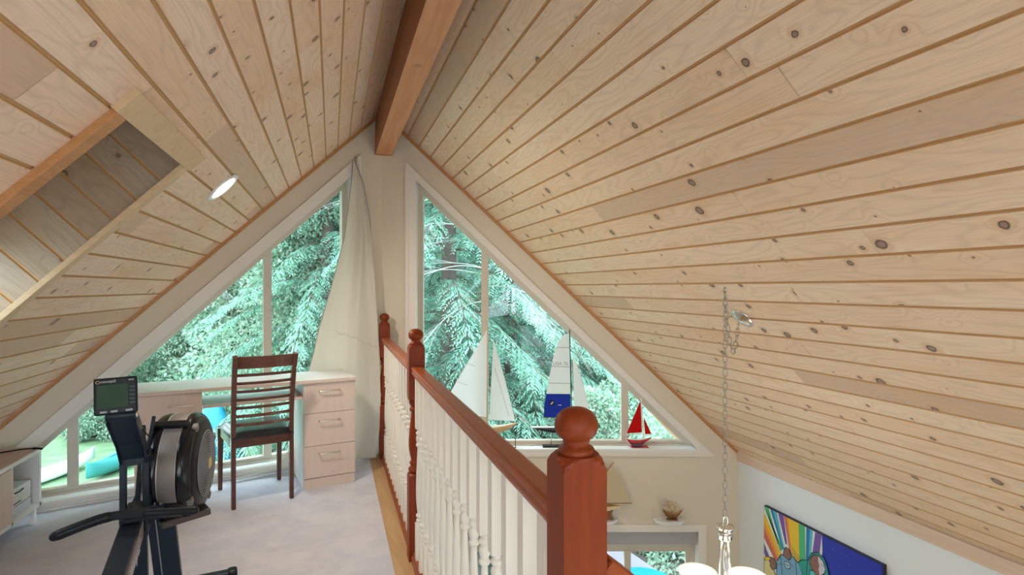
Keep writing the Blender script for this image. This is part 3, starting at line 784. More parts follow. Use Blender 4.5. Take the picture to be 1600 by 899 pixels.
mb = MB().box((0, 0, 0), (.24, .25, .048)).box((.02, .02, .048), (.22, .23, .052)); b1 = mb.build('binder', mat('pale_blue_binder', (.62, .68, .74), .5)); b1.location = (-1.95, 3.885, .126)
tag(b1, 'pale grey-blue flat binder at the bottom of the stack in the white bench', 'binder')
mb = MB().box((0, 0, 0), (.23, .24, .052)).box((.228, .03, .012), (.2315, .12, .018), 1); b2 = mb.build('storage_box', [mat('off_white_box', (.74, .74, .72), .5), BLACK], bevel=.003); b2.location = (-1.935, 3.89, .179); b2.rotation_euler.z = .03
tag(b2, 'off-white flat box with a dark slot stacked on the binder in the white bench', 'box')
mb = MB().box((0, 0, 0), (.20, .23, .045)).tube([(.202, .06, .02), (.206, .10, .018), (.203, .15, .022)], .004, 6, 1); b3 = mb.build('router', [mat('white_router_case', (.80, .84, .86), .4), BLACK], bevel=.006); b3.location = (-1.915, 3.90, .232); b3.rotation_euler.z = -.04
tag(b3, 'white router-like case on top of the stack in the white bench', 'router')
mb = MB().tube(catmull([(-1.98, 3.35, .461), (-1.93, 3.75, .462), (-1.90, 3.98, .464), (-1.78, 4.10, .463), (-1.70, 4.12, .463), (-1.64, 4.10, .462)], 8), [.004]*33+[.0065]*8, 8)
tag(mb.build('cable', BLACK), 'thin black cable lying across the low bench with its plug past the edge', 'cable')

# ------------------------------------------------------------------ rowing machine
RZ = R_(9.7)
row = thing('rowing_machine', 'black rowing machine with round flywheel housing, monitor on an arm and pull handle', 'rowing machine', (-.80, 2.90, 0), RZ)
# monorail
mb = MB().bar([(.0, -.10, .474), (.0, -2.05, .40)], .068, .084, (1, 0, 0)).build('monorail', DARKM, row, bevel=.004)
mb = MB().bar([(.036, -.22, .4685), (.036, -1.6, .416)], .005, .070, (1, 0, 0)); strip = mb.build('side_strip', mat('grey_rail_strip', (.24, .20, .19), .4, .5), row)
ang = math.atan2(-.074, 1.95)
Mt = Matrix.Translation((.0392, -.70, .4305)) @ Matrix.Rotation(PI/2, 4, 'Z') @ Matrix.Rotation(-ang*1.0, 4, 'Y') @ Matrix.Rotation(PI/2, 4, 'X')
text('concept2', 'lettering', Mt, .080, PALE, row, .0004)
# bracket ends of the rail
MB().box((.040, -.27, .42), (.052, -.16, .50)).build('rail_bracket', DARKM, row, bevel=.003)
# flywheel housing, turned a little towards the seat
MF = Matrix.Translation((.165, .06, .605)) @ Matrix.Rotation(R_(-13), 4, 'Z')
AX = (1, 0, 0)
R0 = .236
mb = MB()
mb.lathe([(.05, -.122), (.17, -.120), (.205, -.108), (.226, -.090), (.233, -.070), (.233, -.044)], (0,0,0), 56, M=MF, axis=AX)
mb.lathe([(.233, .026), (.2345, .036), (.232, .050), (.224, .064), (.212, .074), (.203, .078)], (0,0,0), 56, M=MF, axis=AX)
hous = mb.build('flywheel_housing', BLACKG, row)
mb = MB().lathe([(.230, -.046), (.2315, -.042), (.2315, .024), (.230, .028)], (0,0,0), 56, M=MF, axis=AX)
mb.build('mesh_band', GREYM, hous)
mb = MB()
for q in (-.045, .027): mb.lathe([(.231, q-.002), (.234, q), (.231, q+.002)], (0,0,0), 56, M=MF, axis=AX)
mb.build('band_edge', SILVER, hous)
mb = MB().lathe([(.204, .074), (.198, .081), (.165, .089), (.150, .092), (.05, .103), (.0, .104)], (0,0,0), 48, M=MF, axis=AX)
cov = mb.build('side_cover', BLACK, hous)
mb = MB()
for i in range(11):
    r = .148-.0115*i; x = .0925+(.150-r)*.11
    mb.lathe([(r-.0022, x), (r-.0015, x+.004), (r+.0015, x+.004), (r+.0022, x)], (0,0,0), 48, M=MF, axis=AX)
mb.build('vent_ring', GREYF, cov)
mb = MB().lathe([(.0, .103), (.026, .103), (.026, .108), (.020, .111), (0, .112)], (0,0,0), 28, M=MF, axis=AX); mb.build('badge', GOLD, cov)
# straps of the housing: three black clamps across the band, small bright latches on the side
for a in (118, 212, 20, 300):
    RM = MF @ Matrix.Rotation(-R_(90-a), 4, 'X')
    MB().box((-.10, -.020, R0-.012), (.05, .020, R0+.010), 0, RM).build('clamp', BLACKG, hous, bevel=.006)
    MB().box((.060, -.016, R0-.040), (.084, .016, R0-.010), 0, RM).build('latch', GREYM, hous, bevel=.005)
# silver plate beside the housing
M3 = Matrix.Translation((.0, -.135, 0))
pl = [(.062, .485), (.078, .475), (.118, .500), (.128, .56), (.126, .63), (.112, .676), (.068, .668), (.060, .655)]
mb = MB().poly([pl], M3, .004); plate = mb.build('steel_plate', SILVER, row, bevel=.001)
for x, z in ((.074, .652), (.074, .505)): MB().lathe([(.0075, 0), (.0075, .003), (.0, .003)], (x, -.139, z), 16, axis=(0, -1, 0)).build('bolt', BLACK, plate)
# upright frame
mb = MB()
for x in (-.045, .035):
    mb.bar([(x, -.15, .44), (x, -.15, .72)], .024, .035, (1, 0, 0))
mb.bar([(-.057, -.15, .700), (.047, -.15, .700)], .035, .030, (0, 1, 0))
mb.bar([(-.057, -.15, .475), (.10, -.15, .475)], .05, .050, (0, 1, 0))
mb.bar([(.047, -.13, .44), (.047, -.13, .74)], .012, .03, (1, 0, 0))
mb.build('upright_frame', DARKM, row, bevel=.003)
# diagonal brace and front leg plates
mb = MB().bar([(-.01, -.06, .40), (-.01, .22, .76)], .02, .05, (1, 0, 0)).bar([(.02, -.10, .62), (.055, -.05, .86)], .014, .02, (1, 0, 0)); mb.build('brace', DARKM, row, bevel=.003)
MX = Matrix(((0, 1, 0, 0), (1, 0, 0, 0), (0, 0, 1, 0), (0, 0, 0, 1)))
mb = MB()
mb.bar([(.075, -.02, .46), (.105, .08, .05)], [.105, .105], [.055, .05], (1, 0, 0)).bar([(-.01, .03, .46), (-.01, .12, .05)], .06, .05, (1, 0, 0))
mb.build('leg', DARKM, row, bevel=.004)
mb = MB().tube([(.055, -.052, .46), (.085, .045, .06)], .003, 6); mb.build('cord', GREYF, row)
mb = MB().bar([(-.30, .10, .035), (.36, .10, .035)], .05, .04, (0, 1, 0)); ft = mb.build('foot_bar', DARKM, row, bevel=.006)
for x in (-.31, .365): MB().box((x-.022, .07, 0), (x+.022, .13, .062)).build('foot_cap', BLACK, ft, bevel=.012)
# underside of the housing guard
mb = MB().bar([(.07, -.03, .385), (.26, .02, .40)], .12, .03, (0, 1, 0)); mb.build('lower_guard', mat('brown_grey_guard', (.07, .055, .05), .4), row, bevel=.006)
# monitor arm: two side plates and a web, leaning to the seat
mb = MB()
mb.bar([(-.006, -.15, .715), (-.012, -.22, .80), (-.024, -.37, .935)], [.088, .092, .088], [.03, .035, .04], (1, 0, 0))
mb.bar([(.038, -.14, .70), (.034, -.22, .80), (.022, -.37, .93)], .006, .055, (1, 0, 0)); mb.bar([(-.052, -.14, .70), (-.058, -.22, .80), (-.070, -.37, .93)], .006, .055, (1, 0, 0))
mb.tube([(-.072, -.385, .938), (.024, -.385, .938)], .020, 16)
arm = mb.build('monitor_arm', DARKM, row, bevel=.003)
mb = MB().tube([(.022, -.385, .938), (.030, -.385, .938)], .013, 16); mb.build('pivot', SILVER, arm)
mb = MB().tube([(-.060, -.15, .712), (.060, -.15, .712)], .006, 10).tube(catmull([(.036, -.30, .86), (.06, -.24, .80), (.05, -.18, .745), (.062, -.15, .72)], 6), .0025, 6); mb.build('wire', BLACK, arm)
# monitor
MM = Matrix.Translation((-.033, -.43, 1.020)) @ Matrix.Rotation(R_(4), 4, 'Z') @ Matrix.Rotation(R_(-8), 4, 'X') @ Matrix.Rotation(R_(-1.2), 4, 'Y')
mb = MB().box((-.067, -.014, -.067), (.067, .018, .067), 0, MM); mon = mb.build('monitor', BLACK, row, bevel=.006)
mb = MB().box((-.057, -.0155, -.043), (.038, -.0135, .042), 0, MM); mb.build('screen', LCD, mon, bevel=.001)
Mx = MM @ Matrix.Rotation(PI/2, 4, 'X')
text('concept2', 'logo', Mx @ Matrix.Translation((-.046, .050, .0142)), .0125, PALE, mon, .0003)
text('PM3', 'model_mark', Mx @ Matrix.Translation((.040, .051, .0142)), .009, PALE, mon, .0003)
mb = MB().tube([MM @ Vector((-.054+.006*math.cos(t), -.0145, .053+.005*math.sin(t))) for t in [k*2*PI/16 for k in range(16)]], .0008, 5, closed=True); mb.build('logo_ring', GOLD, mon)
for i in range(5):
    mb = MB().box((.042, -.0165, .029-.0145*i-.004), (.060, -.013, .029-.0145*i+.004), 0, MM); mb.build('button', mat('dark_button', (.035, .05, .06), .4), mon, bevel=.0018)
for i, x in enumerate((-.038, -.006, .040)):
    mb = MB().box((x-.011, -.0165, -.060), (x+.011, -.013, -.052), 0, MM); mb.build('button', mat('pale_button', (.32, .36, .38), .4), mon, bevel=.0018)
# pull handle
hz = .560; hy = -.42
mb = MB()
pts = catmull([(-.235, hy-.035, .535), (-.12, hy-.012, .563), (-.05, hy, .572), (.03, hy+.004, .567), (.12, hy-.006, .560), (.235, hy-.03, .556)], 8)
mb.bar([(p.x, p.y, p.z) for p in pts[14:32]], .030, .020, (0, 0, 1)); 
hd = mb.build('handle', BLACK, row, bevel=.003)
mb = MB().tube(pts[2:17], [.016]+[.0185]*13+[.017], 14); e = pts[2]; mb.lathe([(0, -.014), (.009, -.011), (.016, -.003), (.016, 0)], e, 14, axis=(1, .25, .15)); mb.build('grip', BLACK, hd)
mb = MB().tube(pts[26:], [.013]+[.0145]*(len(pts)-28)+[.011], 14); mb.build('grip', BLACK, hd)
mb = MB()
for i in range(5):
    mb.bar([(-.045+.022*i, hy+.004, .575), (-.035+.022*i, hy+.05, .560)], .004, .006, (0, 0, 1))
mb.bar([(-.05, hy+.06, .552), (.09, hy+.06, .560)], .02, .016, (0, 1, 0)).tube([(.0, hy+.01, .565), (.0, -.18, .56)], .004, 6)
mb.build('chain_guide', BLACK, row)
mb = MB().bar([(-.03, -.33, .520), (.08, -.33, .523)], .05, .018, (0, 1, 0)); mb.build('handle_rest', BLACK, row, bevel=.004)
# sliding seat and rear legs (just outside the frame)
mb = MB().box((-.13, -1.75, .49), (.15, -1.50, .53)); mb.build('seat', BLACK, row, bevel=.018)
mb = MB().bar([(.008, -2.0, .38), (.008, -2.06, .04)], .06, .05, (1, 0, 0)).bar([(-.2, -2.06, .025), (.22, -2.06, .025)], .05, .045, (0, 1, 0)); mb.build('rear_leg', DARKM, row, bevel=.004)

# ------------------------------------------------------------------ lamps
Pn = slope_frame(-1)
rl = thing('recessed_light', 'round white recessed downlight glowing in the left slope of the ceiling', 'ceiling light', Pn((.414+.556)/SQ, 3.41, 0))
nrm = Vector((SQ, 0, -SQ))
mb = MB().lathe([(.074, .001), (.076, .008), (.092, .009), (.101, .005), (.102, 0), (.074, 0)], (0,0,0), 40, axis=nrm); mb.build('trim_ring', WHITE, rl)
mb = MB().lathe([(.0, .007), (.040, .007), (.075, .004)], (0,0,0), 40, axis=nrm); mb.build('lens', LENS, rl)
ld = bpy.data.lights.new('downlight', 'SPOT'); ld.energy = 30; ld.color = (1, .88, .72); ld.spot_size = R_(150); ld.spot_blend = .8; ld.shadow_soft_size = .06
lo = bpy.data.objects.new('lamp', ld); COL.objects.link(lo); lo.parent = rl; lo.location = nrm*.03
lo.rotation_mode = 'QUATERNION'; lo.rotation_quaternion = Vector((0, 0, -1)).rotation_difference(nrm)

def link_chain(mb, path, L=.034, wdt=.0085, r=.0016):
    """interlocking oval links along a polyline"""
    P = [Vector(p) for p in path]; seg = []; tot = 0
    for a, b in zip(P, P[1:]): seg.append((tot, a, b)); tot += (b-a).length
    n = int(tot/(L*.80)); 
    for i in range(n):
        d = (i+.5)*tot/n
        for t0, a, b in reversed(seg):
            if d >= t0: break
        t = (b-a).normalized(); c = a+t*(d-t0)
        u = t.cross(Vector((.3, 1, 0)) if i % 2 else Vector((1, -.3, 0))).normalized(); 
        if i % 2 == 0: u = t.cross(u).normalized() if abs(t.dot(u)) < .01 and False else u
        ring = []
        for k in range(14):
            q = 2*PI*k/14; cx = math.cos(q); sy = math.sin(q)
            ring.append(c+t*(cx*wdt+math.copysign(L/2-wdt, cx) if abs(cx) > .1 else 0)+u*sy*wdt)
        mb.tube(ring, r, 6, 0, True)
    return mb
HK = Vector((1.923, 2.488, 1.418)); CP = Vector((2.083, 2.554, 1.258))
chn = thing('chandelier', 'chrome and clear glass chandelier hanging on a long chain from the right slope', 'chandelier', HK)
rn = Vector((-SQ, 0, -SQ))
mb = MB().lathe([(.064, 0), (.066, .004), (.063, .008), (.052, .012), (.030, .021), (.012, .026), (.0, .027)], CP-HK, 36, axis=rn); mb.lathe([(.006, .02), (.006, .04), (0, .041)], CP-HK, 12, axis=rn); mb.build('canopy', CHROME, chn)
hb = MB().tube(catmull([(0, 0, 0), (-.008, 0, -.006), (-.012, 0, -.018), (-.002, 0, -.026), (.008, 0, -.018)], 5), .002, 6); hb.lathe([(.008, 0), (.006, .003), (0, .004)], (.001, 0, .001), 14, axis=rn); hb.build('hook', NICKEL, chn)
top = Vector((0, 0, -.02)); cpz = CP-HK+rn*.035
mb = MB(); link_chain(mb, [top, (.0, 0, -1.17)], .044, .0105, .0021)
sag = catmull([cpz, cpz+Vector((-.022, -.005, -.11)), Vector((.075, .03, -.335)), Vector((.03, .01, -.25)), Vector((.008, .003, -.10)), top], 6)
link_chain(mb, sag, .042, .0105, .0021); mb.build('chain', NICKEL, chn)
zc = -1.225
mb = MB().lathe([(0, zc+.012), (.018, zc+.010), (.044, zc+.006), (.046, zc+.002), (.044, zc-.002), (.036, zc-.004), (.035, zc-.030), (.038, zc-.032), (.038, zc-.038), (.033, zc-.041), (.034, zc-.060), (.030, zc-.064), (0, zc-.064)], (0,0,0), 36)
mb.tube([Vector((.014*math.sin(t), 0, zc+.028+.026*math.cos(t))) for t in [k*2*PI/20 for k in range(20)]], .0042, 8, 0, True)
mb.build('cap', CHROME, chn)
mb = MB().lathe([(.026, zc-.064), (.029, zc-.16), (.034, zc-.28), (.036, zc-.47)], (0,0,0), 28); mb.build('glass_column', CLEAR, chn)
mb = MB().lathe([(.0035, zc-.06), (.0035, zc-.47)], (0,0,0), 10).lathe([(0, zc-.46), (.03, zc-.465), (.055, zc-.485), (.058, zc-.51), (.04, zc-.54), (.015, zc-.57), (0, zc-.58)], (0,0,0), 28); mb.build('hub', CHROME, chn)
for k in range(3):
    a = R_(122.6+120*k); dx, dy = math.cos(a), math.sin(a)
    mb = MB().tube(catmull([(0, 0, zc-.50), (dx*.06, dy*.06, zc-.545), (dx*.12, dy*.12, zc-.515), (dx*.145, dy*.145, zc-.435), (dx*.145, dy*.145, zc-.365)], 6), .007, 10); am = mb.build('arm', CHROME, chn)
    c = (dx*.145, dy*.145, zc-.037)
    mb = MB().lathe([(.012, -.330), (.030, -.318), (.050, -.295), (.072, -.262), (.098, -.236), (.101, -.238), (.076, -.266), (.053, -.300), (.032, -.324), (.012, -.335)], c, 36); mb.build('glass_shade', SHADEW, am)
    mb = MB().lathe([(.012, -.325), (.014, -.30), (.022, -.275), (.022, -.258), (.014, -.244), (0, -.240)], c, 20); mb.build('bulb', BULB, am)

# ------------------------------------------------------------------ ships on the window sill (frame: s along the wall, d outward, z)
def sailpoly(name, pts, d, m, parent, s0=0, z0=0, th=.0016, belly=.0):
    mb = MB().poly([[(a-s0, b-z0) for a, b in pts]], Matrix.Translation((0, d, 0)), th); return mb.build(name, m, parent)
def hull(stations, n=10):
    """stations: (x, half beam, z deck, z keel)"""
    mb = MB(); vs = []
    for x, b, zd, zk in stations:
        for k in range(n+1):
            t = PI*k/n; y = -math.cos(t)*b; q = math.sin(t)**.75
            vs.append((x, y, zd-(zd-zk)*q))
    m = len(stations)
    fs = [(i*(n+1)+k, (i+1)*(n+1)+k, (i+1)*(n+1)+k+1, i*(n+1)+k+1) for i in range(m-1) for k in range(n)]
    mb.add(vs, fs, 0, True)
    dk = [(i*(n+1), i*(n+1)+n, (i+1)*(n+1)+n, (i+1)*(n+1)) for i in range(m-1)]
    o = len(mb.v)-len(vs)
    for f in dk: mb.f.append(tuple(o+k for k in f)); mb.m.append(1); mb.sm.append(False)
    return mb
ZS = .034
def sill_thing(name, label, s, d, cat='model boat'):
    return thing(name, label, cat, M=MR @ Matrix.Translation((s, d, ZS)))
def rel(pts, s0): return [(a-s0, b-ZS) for a, b in pts]
# 1: large wooden yacht with two white sails
s1 = .905; b = sill_thing('model_yacht', 'largest model yacht with plain white sails and blond hull on the window sill', s1, .062)
def P(a, z): return (a-s1, z-ZS)
st1 = [(.555-s1, .002, .235-ZS, .225-ZS), (.62-s1, .028, .213-ZS, .175-ZS), (.75-s1, .046, .203-ZS, .140-ZS), (.88-s1, .052, .205-ZS, .130-ZS), (1.00-s1, .042, .215-ZS, .150-ZS), (1.09-s1, .025, .230-ZS, .190-ZS), (1.166-s1, .001, .247-ZS, .240-ZS)]
h1 = hull(st1).build('hull', [HULLW, mat('pale_deck', (.78, .68, .52), .4)], b)
MB().poly([[P(.78, .15), P(.97, .15), P(.92, .085), P(.83, .085)]], Matrix.Translation((0, -.004, 0)), .008).build('keel', HULLW, h1)
MB().tube([(P(.903, 1.075)[0], 0, P(.903, 1.075)[1]), (P(.897, .20)[0], 0, P(.897, .20)[1])], .0048, 8).tube([(P(.897, .285)[0], 0, P(0, .285)[1]), (P(.515, .330)[0], 0, P(0, .330)[1])], .0035, 6).build('mast', HULLW, b)
ms = MB().poly([[P(.899, 1.055), P(.894, .295), P(.80, .302), P(.50, .345), P(.60, .545)]], Matrix.Translation((0, -.002, 0)), .0015).build('mainsail', SAIL, b)
for (x0, z0, x1, z1) in ((.733, .76, .80, .735), (.648, .60, .73, .57)): MB().bar([(*P(x0, z0)[:1], -.003, P(x0, z0)[1]), (P(x1, z1)[0], -.003, P(x1, z1)[1])], .003, .001, (0, 0, 1)).build('batten', SEAM, ms)
jb = MB().poly([[P(.953, .975), P(.918, .27), P(1.143, .258), P(1.06, .60)]], Matrix.Translation((0, -.002, 0)), .0015).build('jib', SAIL, b)
MB().bar([(P(.965, .72)[0], -.003, P(.965, .72)[1]), (P(1.09, .30)[0], -.003, P(1.09, .30)[1])], .003, .001, (0, 0, 1)).build('seam', SEAM, jb)
MB().tube([(P(.903, 1.06)[0], 0, P(0, 1.06)[1]), (P(1.155, .25)[0], 0, P(0, .25)[1])], .0008, 4).tube([(P(.903, 1.06)[0], 0, P(0, 1.06)[1]), (P(.575, .235)[0], 0, P(0, .235)[1])], .0008, 4).build('rigging', SEAM, b)
MB().box((-.14, -.035, 0), (.10, .035, .012)).poly([[(-.12, .012), (-.10, .012), (-.085, .10), (-.13, .12)]], Matrix.Translation((0, -.03, 0)), .06).poly([[(.06, .012), (.08, .012), (.095, .12), (.045, .10)]], Matrix.Translation((0, -.03, 0)), .06).build('stand', BRNW, b)
MB().tube([(.24, -.03, 0), (.24, -.03, .085)], .003, 6).lathe([(.010, 0), (.010, .004), (0, .006)], (.24, -.03, 0), 12).build('stand_rod', BLACK, b)
# 2: racing yacht with blue panel
s2 = 1.60; b = sill_thing('model_racing_yacht', 'model racing yacht with a blue panel on its white mainsail, middle of the sill', s2, .060)
def zq(y, d=5.005): return 1.42-(y-449.5)/900*d
def sq_(x, d=5.005): return (x-800)/900*d+1.115
def Q(x, y): return (sq_(x)-s2, zq(y)-ZS)
st2 = [(Q(828, 0)[0], .003, Q(0, 667)[1], Q(0, 668.5)[1]), (Q(842, 0)[0], .016, Q(0, 667.5)[1], Q(0, 673)[1]), (Q(860, 0)[0], .024, Q(0, 668)[1], Q(0, 676.5)[1]), (Q(880, 0)[0], .026, Q(0, 668)[1], Q(0, 678)[1]), (Q(900, 0)[0], .018, Q(0, 667.5)[1], Q(0, 675)[1]), (Q(920, 0)[0], .006, Q(0, 666)[1], Q(0, 670)[1]), (Q(927, 0)[0], .001, Q(0, 665)[1], Q(0, 667)[1])]
h2 = hull(st2).build('hull', [NAVY, WHITE], b)
MB().box((Q(829, 0)[0], -.0245, Q(0, 668)[1]), (Q(922, 0)[0], -.0235+.049, Q(0, 667.2)[1])).build('deck_edge', WHITE, h2)
MB().tube([(Q(890, 515)[0], 0, Q(890, 515)[1]), (Q(893, 640)[0], 0, Q(893, 640)[1]), (Q(893.5, 668)[0], 0, Q(893, 668)[1])], .0042, 8).build('mast', BLACK, b)
MB().tube([(Q(893, 653)[0], 0, Q(0, 653)[1]), (Q(849, 652)[0], 0, Q(0, 652)[1])], .003, 6).build('boom', BLACK, b)
out = [Q(889.2, 521), Q(881, 524), Q(873, 532), Q(867.5, 546), Q(863, 565), Q(859.5, 583), Q(856, 601), Q(853.8, 615.5), Q(891.3, 615.8)]
ms = MB().poly([out[::-1]], Matrix.Translation((0, -.003, 0)), .0016).build('mainsail', SAIL, b)
MB().poly([[Q(853.8, 615.5), Q(891.3, 615.8), Q(892.3, 652.5), Q(849.5, 651.5), Q(850.5, 634)][::-1]], Matrix.Translation((0, -.003, 0)), .0016).build('blue_panel', SAILB, ms)
for (a0, a1) in (((867.5, 543), (889.5, 543.5)), ((860, 572.5), (890.3, 573.5)), ((857, 598.5), (891, 599.5))):
    MB().bar([(Q(*a0)[0], -.0038, Q(*a0)[1]), (Q(*a1)[0], -.0038, Q(*a1)[1])], .005, .001, (0, 0, 1)).build('sail_seam', SEAM, ms)
Mt = Matrix.Translation((Q(864, 570)[0], -.0035, Q(864, 571)[1])) @ Matrix.Rotation(PI/2, 4, 'X')
text('USA 76', 'sail_number', Mt, .043, mat('grey_sail_number', (.40, .40, .42), .6), ms, .0004)
lg = Q(862.3, 630); 
mb = MB().lathe([(.0, 0), (.0235, 0), (.0235, .001), (0, .001)], (lg[0], -.0035, lg[1]), 28, axis=(0, -1, 0)); rd = mb.build('roundel', BLACK, ms)
for k in range(4):
    pts = [(0, 0)]+[(.0135*math.cos(R_(90*k+t)), .0135*math.sin(R_(90*k+t))) for t in range(0, 91, 15)]
    MB().poly([[(lg[0]+x, lg[1]+z) for x, z in pts]], Matrix.Translation((0, -.0055, 0)), .0008).build('roundel_quarter', PALE if k % 2 == 0 else SAILB, rd)
MB().poly([[(lg[0]+.052, lg[1]-.020), (lg[0]+.080, lg[1]-.020), (lg[0]+.084, lg[1]-.014), (lg[0]+.055, lg[1]-.014)]], Matrix.Translation((0, -.0045, 0)), .0008).build('sponsor_mark', PALE, ms)
MB().poly([[Q(895, 553), Q(897, 640), Q(921, 637), Q(913, 606), Q(904, 576)]], Matrix.Translation((0, -.001, 0)), .0015).build('jib', SAIL, b)
MB().tube([(Q(861, 676)[0], 0, Q(0, 676)[1]), (Q(861, 697)[0], 0, .012)], .004, 8).build('stand_rod', SILVER, b)
MB().box((Q(848, 0)[0], -.035, 0), (Q(884, 0)[0], .035, .016)).build('stand', BLACK, b, bevel=.002)
MB().poly([[Q(878, 677), Q(886, 677), Q(884, 694), Q(880, 694)]], Matrix.Translation((0, -.003, 0)), .006).lathe([(0, -.035), (.006, -.028), (.009, 0), (.006, .03), (0, .04)], (Q(882, 0)[0], 0, Q(0, 694.5)[1]), 14, axis=(1, 0, 0)).build('keel', NAVY, b)
MB().poly([[Q(846, 674), Q(848.5, 674), Q(846, 684), Q(844.5, 684)]], Matrix.Translation((0, -.002, 0)), .004).build('rudder', NAVY, b)
mb = MB()
for x in (852, 856, 862, 868): mb.tube([(Q(x, 0)[0], -.018, Q(0, 668)[1]), (Q(x, 0)[0], -.018, Q(0, 660)[1])], .0009, 5)
mb.tube([(Q(868, 0)[0], -.018, Q(0, 660)[1]), (Q(852, 0)[0], -.018, Q(0, 660)[1]), (Q(849, 0)[0], -.01, Q(0, 652)[1])], .0009, 5); mb.build('railing', SILVER, b)
# 3: small red sailboat
s3 = sq_(998); b = sill_thing('model_sailboat', 'small red model sailboat at the right end of the triangular window sill', s3, .050)
def Q3(x, y): return (sq_(x)-s3, zq(y)-ZS)
st3 = [(Q3(976.5, 0)[0], .008, Q3(0, 684.5)[1], Q3(0, 686)[1]), (Q3(981, 0)[0], .020, Q3(0, 685.5)[1], Q3(0, 691)[1]), (Q3(988, 0)[0], .026, Q3(0, 686.3)[1], Q3(0, 696)[1]), (Q3(999, 0)[0], .026, Q3(0, 686.5)[1], Q3(0, 696)[1]), (Q3(1007, 0)[0], .018, Q3(0, 685.5)[1], Q3(0, 691.5)[1]), (Q3(1018, 0)[0], .001, Q3(0, 682.8)[1], Q3(0, 684)[1])]
h3 = hull(st3).build('hull', [REDP, WHITE], b)
MB().poly([[Q3(984, 691.5), Q3(1004, 691.5), Q3(1001, 696.4), Q3(987, 696.4)]], Matrix.Translation((0, -.0275, 0)), .03).build('dark_belly', DARKR, h3, bevel=.004)
MB().bar([(Q3(1001, 622)[0], 0, Q3(0, 622)[1]), (Q3(1005, 686)[0], 0, Q3(0, 686)[1])], .011, .008, (1, 0, 0)).build('mast', WHITE, b)
MB().bar([(Q3(977.5, 679)[0], 0, Q3(0, 679)[1]), (Q3(1003, 677.5)[0], 0, Q3(0, 677.5)[1])], .006, .006, (0, 0, 1)).bar([(Q3(1007, 680)[0], 0, Q3(0, 680)[1]), (Q3(1017, 679.5)[0], 0, Q3(0, 679.5)[1])], .006, .006, (0, 0, 1)).build('boom', WHITE, b)
MB().poly([[Q3(1000.2, 626), Q3(1002.6, 675.6), Q3(978.8, 676.8)][::-1]], Matrix.Translation((0, -.002, 0)), .003).build('mainsail', SAILR, b)
MB().poly([[Q3(1005.3, 651), Q3(1007.2, 678.2), Q3(1017.2, 677.8)]], Matrix.Translation((0, -.002, 0)), .003).build('jib', SAILR, b)
MB().tube([(Q3(1001, 624)[0], 0, Q3(0, 624)[1]), (Q3(977, 680)[0], 0, Q3(0, 680)[1])], .0012, 4).tube([(Q3(976.5, 684)[0], -.012, Q3(0, 684)[1]), (Q3(986, 697)[0], -.03, .004)], .003, 6).build('rigging', WHITE, b)
MB().box((Q3(984, 0)[0], -.035, 0), (Q3(1012, 0)[0], .035, .008)).box((Q3(990, 0)[0], -.018, .008), (Q3(1000, 0)[0], .018, .018)).build('stand', REDP, b, bevel=.002)

# ------------------------------------------------------------------ two wall shelves and their ships, lower on the gable wall
def shelf(s0, s1, label):
    t = thing('wall_shelf', label, 'shelf', group='wall shelves above the lower window', M=MR @ Matrix.Translation(((s0+s1)/2, 0, -.585)))
    L = (s1-s0)/2; out = [(-L, 0), (L, 0), (L-.012, -.05), (L-.06, -.10), (0, -.112), (-L+.06, -.10), (-L+.012, -.05)]
    mb = MB(); n = len(out)
    top_ = [(x, y, .033) for x, y in out]; bo = [(x*.90, y*.88, 0.0) for x, y in out]
    mb.add(top_+bo, [tuple(range(n))[::-1], tuple(range(n, 2*n)), ]+[(i, (i+1) % n, n+(i+1) % n, n+i) for i in range(n)])
    mb.build('board', WHITE, t, bevel=.004); MB().box((-.04, -.02, -.012), (.04, 0, 0.0)).build('bracket', WHITE, t)
    return t
shelf(2.309, 2.607, 'small white wall shelf holding the little three-masted ship')
shelf(1.60, 2.03, 'small white wall shelf mostly behind the near post, holding the gaff-rigged boat')
ZH = -.552
d4 = 4.883
def Q4(x, y, s0): return ((x-800)/900*d4+1.115-s0, 1.42-(y-449.5)/900*d4-ZH)
s4 = (1051-800)/900*d4+1.115
b = thing('model_galleon', 'tiny brown three-masted model galleon on the right wall shelf', 'model boat', M=MR @ Matrix.Translation((s4, -.055, ZH)))
K = lambda x, y: Q4(x, y, s4)
st4 = [(K(1037, 0)[0], .010, K(0, 797)[1], K(0, 801)[1]), (K(1040, 0)[0], .020, K(0, 799)[1], K(0, 807)[1]), (K(1046, 0)[0], .024, K(0, 802)[1], K(0, 810)[1]), (K(1056, 0)[0], .024, K(0, 802.5)[1], K(0, 810)[1]), (K(1061, 0)[0], .016, K(0, 801)[1], K(0, 806)[1]), (K(1066, 0)[0], .003, K(0, 797)[1], K(0, 799)[1])]
hull(st4).build('hull', [BRNW, HULLW], b)
mb = MB(); ms_ = MB()
for x, yt in ((1045, 784), (1050, 783), (1056.5, 785.5)):
    mb.tube([(K(x, 0)[0], 0, K(0, yt)[1]), (K(x, 0)[0], 0, K(0, 803)[1])], .0018, 6)
    for k, (ya, yb, hw_) in enumerate(((yt+1, yt+6, .012), (yt+7, yt+15, .017))):
        cx = K(x, 0)[0]
        ms_.poly([[(cx-hw_*.8, K(0, ya)[1]), (cx+hw_*.8, K(0, ya)[1]), (cx+hw_, K(0, yb)[1]), (cx-hw_, K(0, yb)[1])]], Matrix.Translation((0, -.006-.001*k, 0)), .0015)
mb.tube([(K(1062, 0)[0], 0, K(0, 800)[1]), (K(1068, 0)[0], 0, K(0, 795)[1])], .0015, 6).tube([(K(1045, 0)[0], 0, K(0, 790)[1]), (K(1034.5, 0)[0], 0, K(0, 790)[1])], .0012, 6); mb.build('mast', BRNW, b)
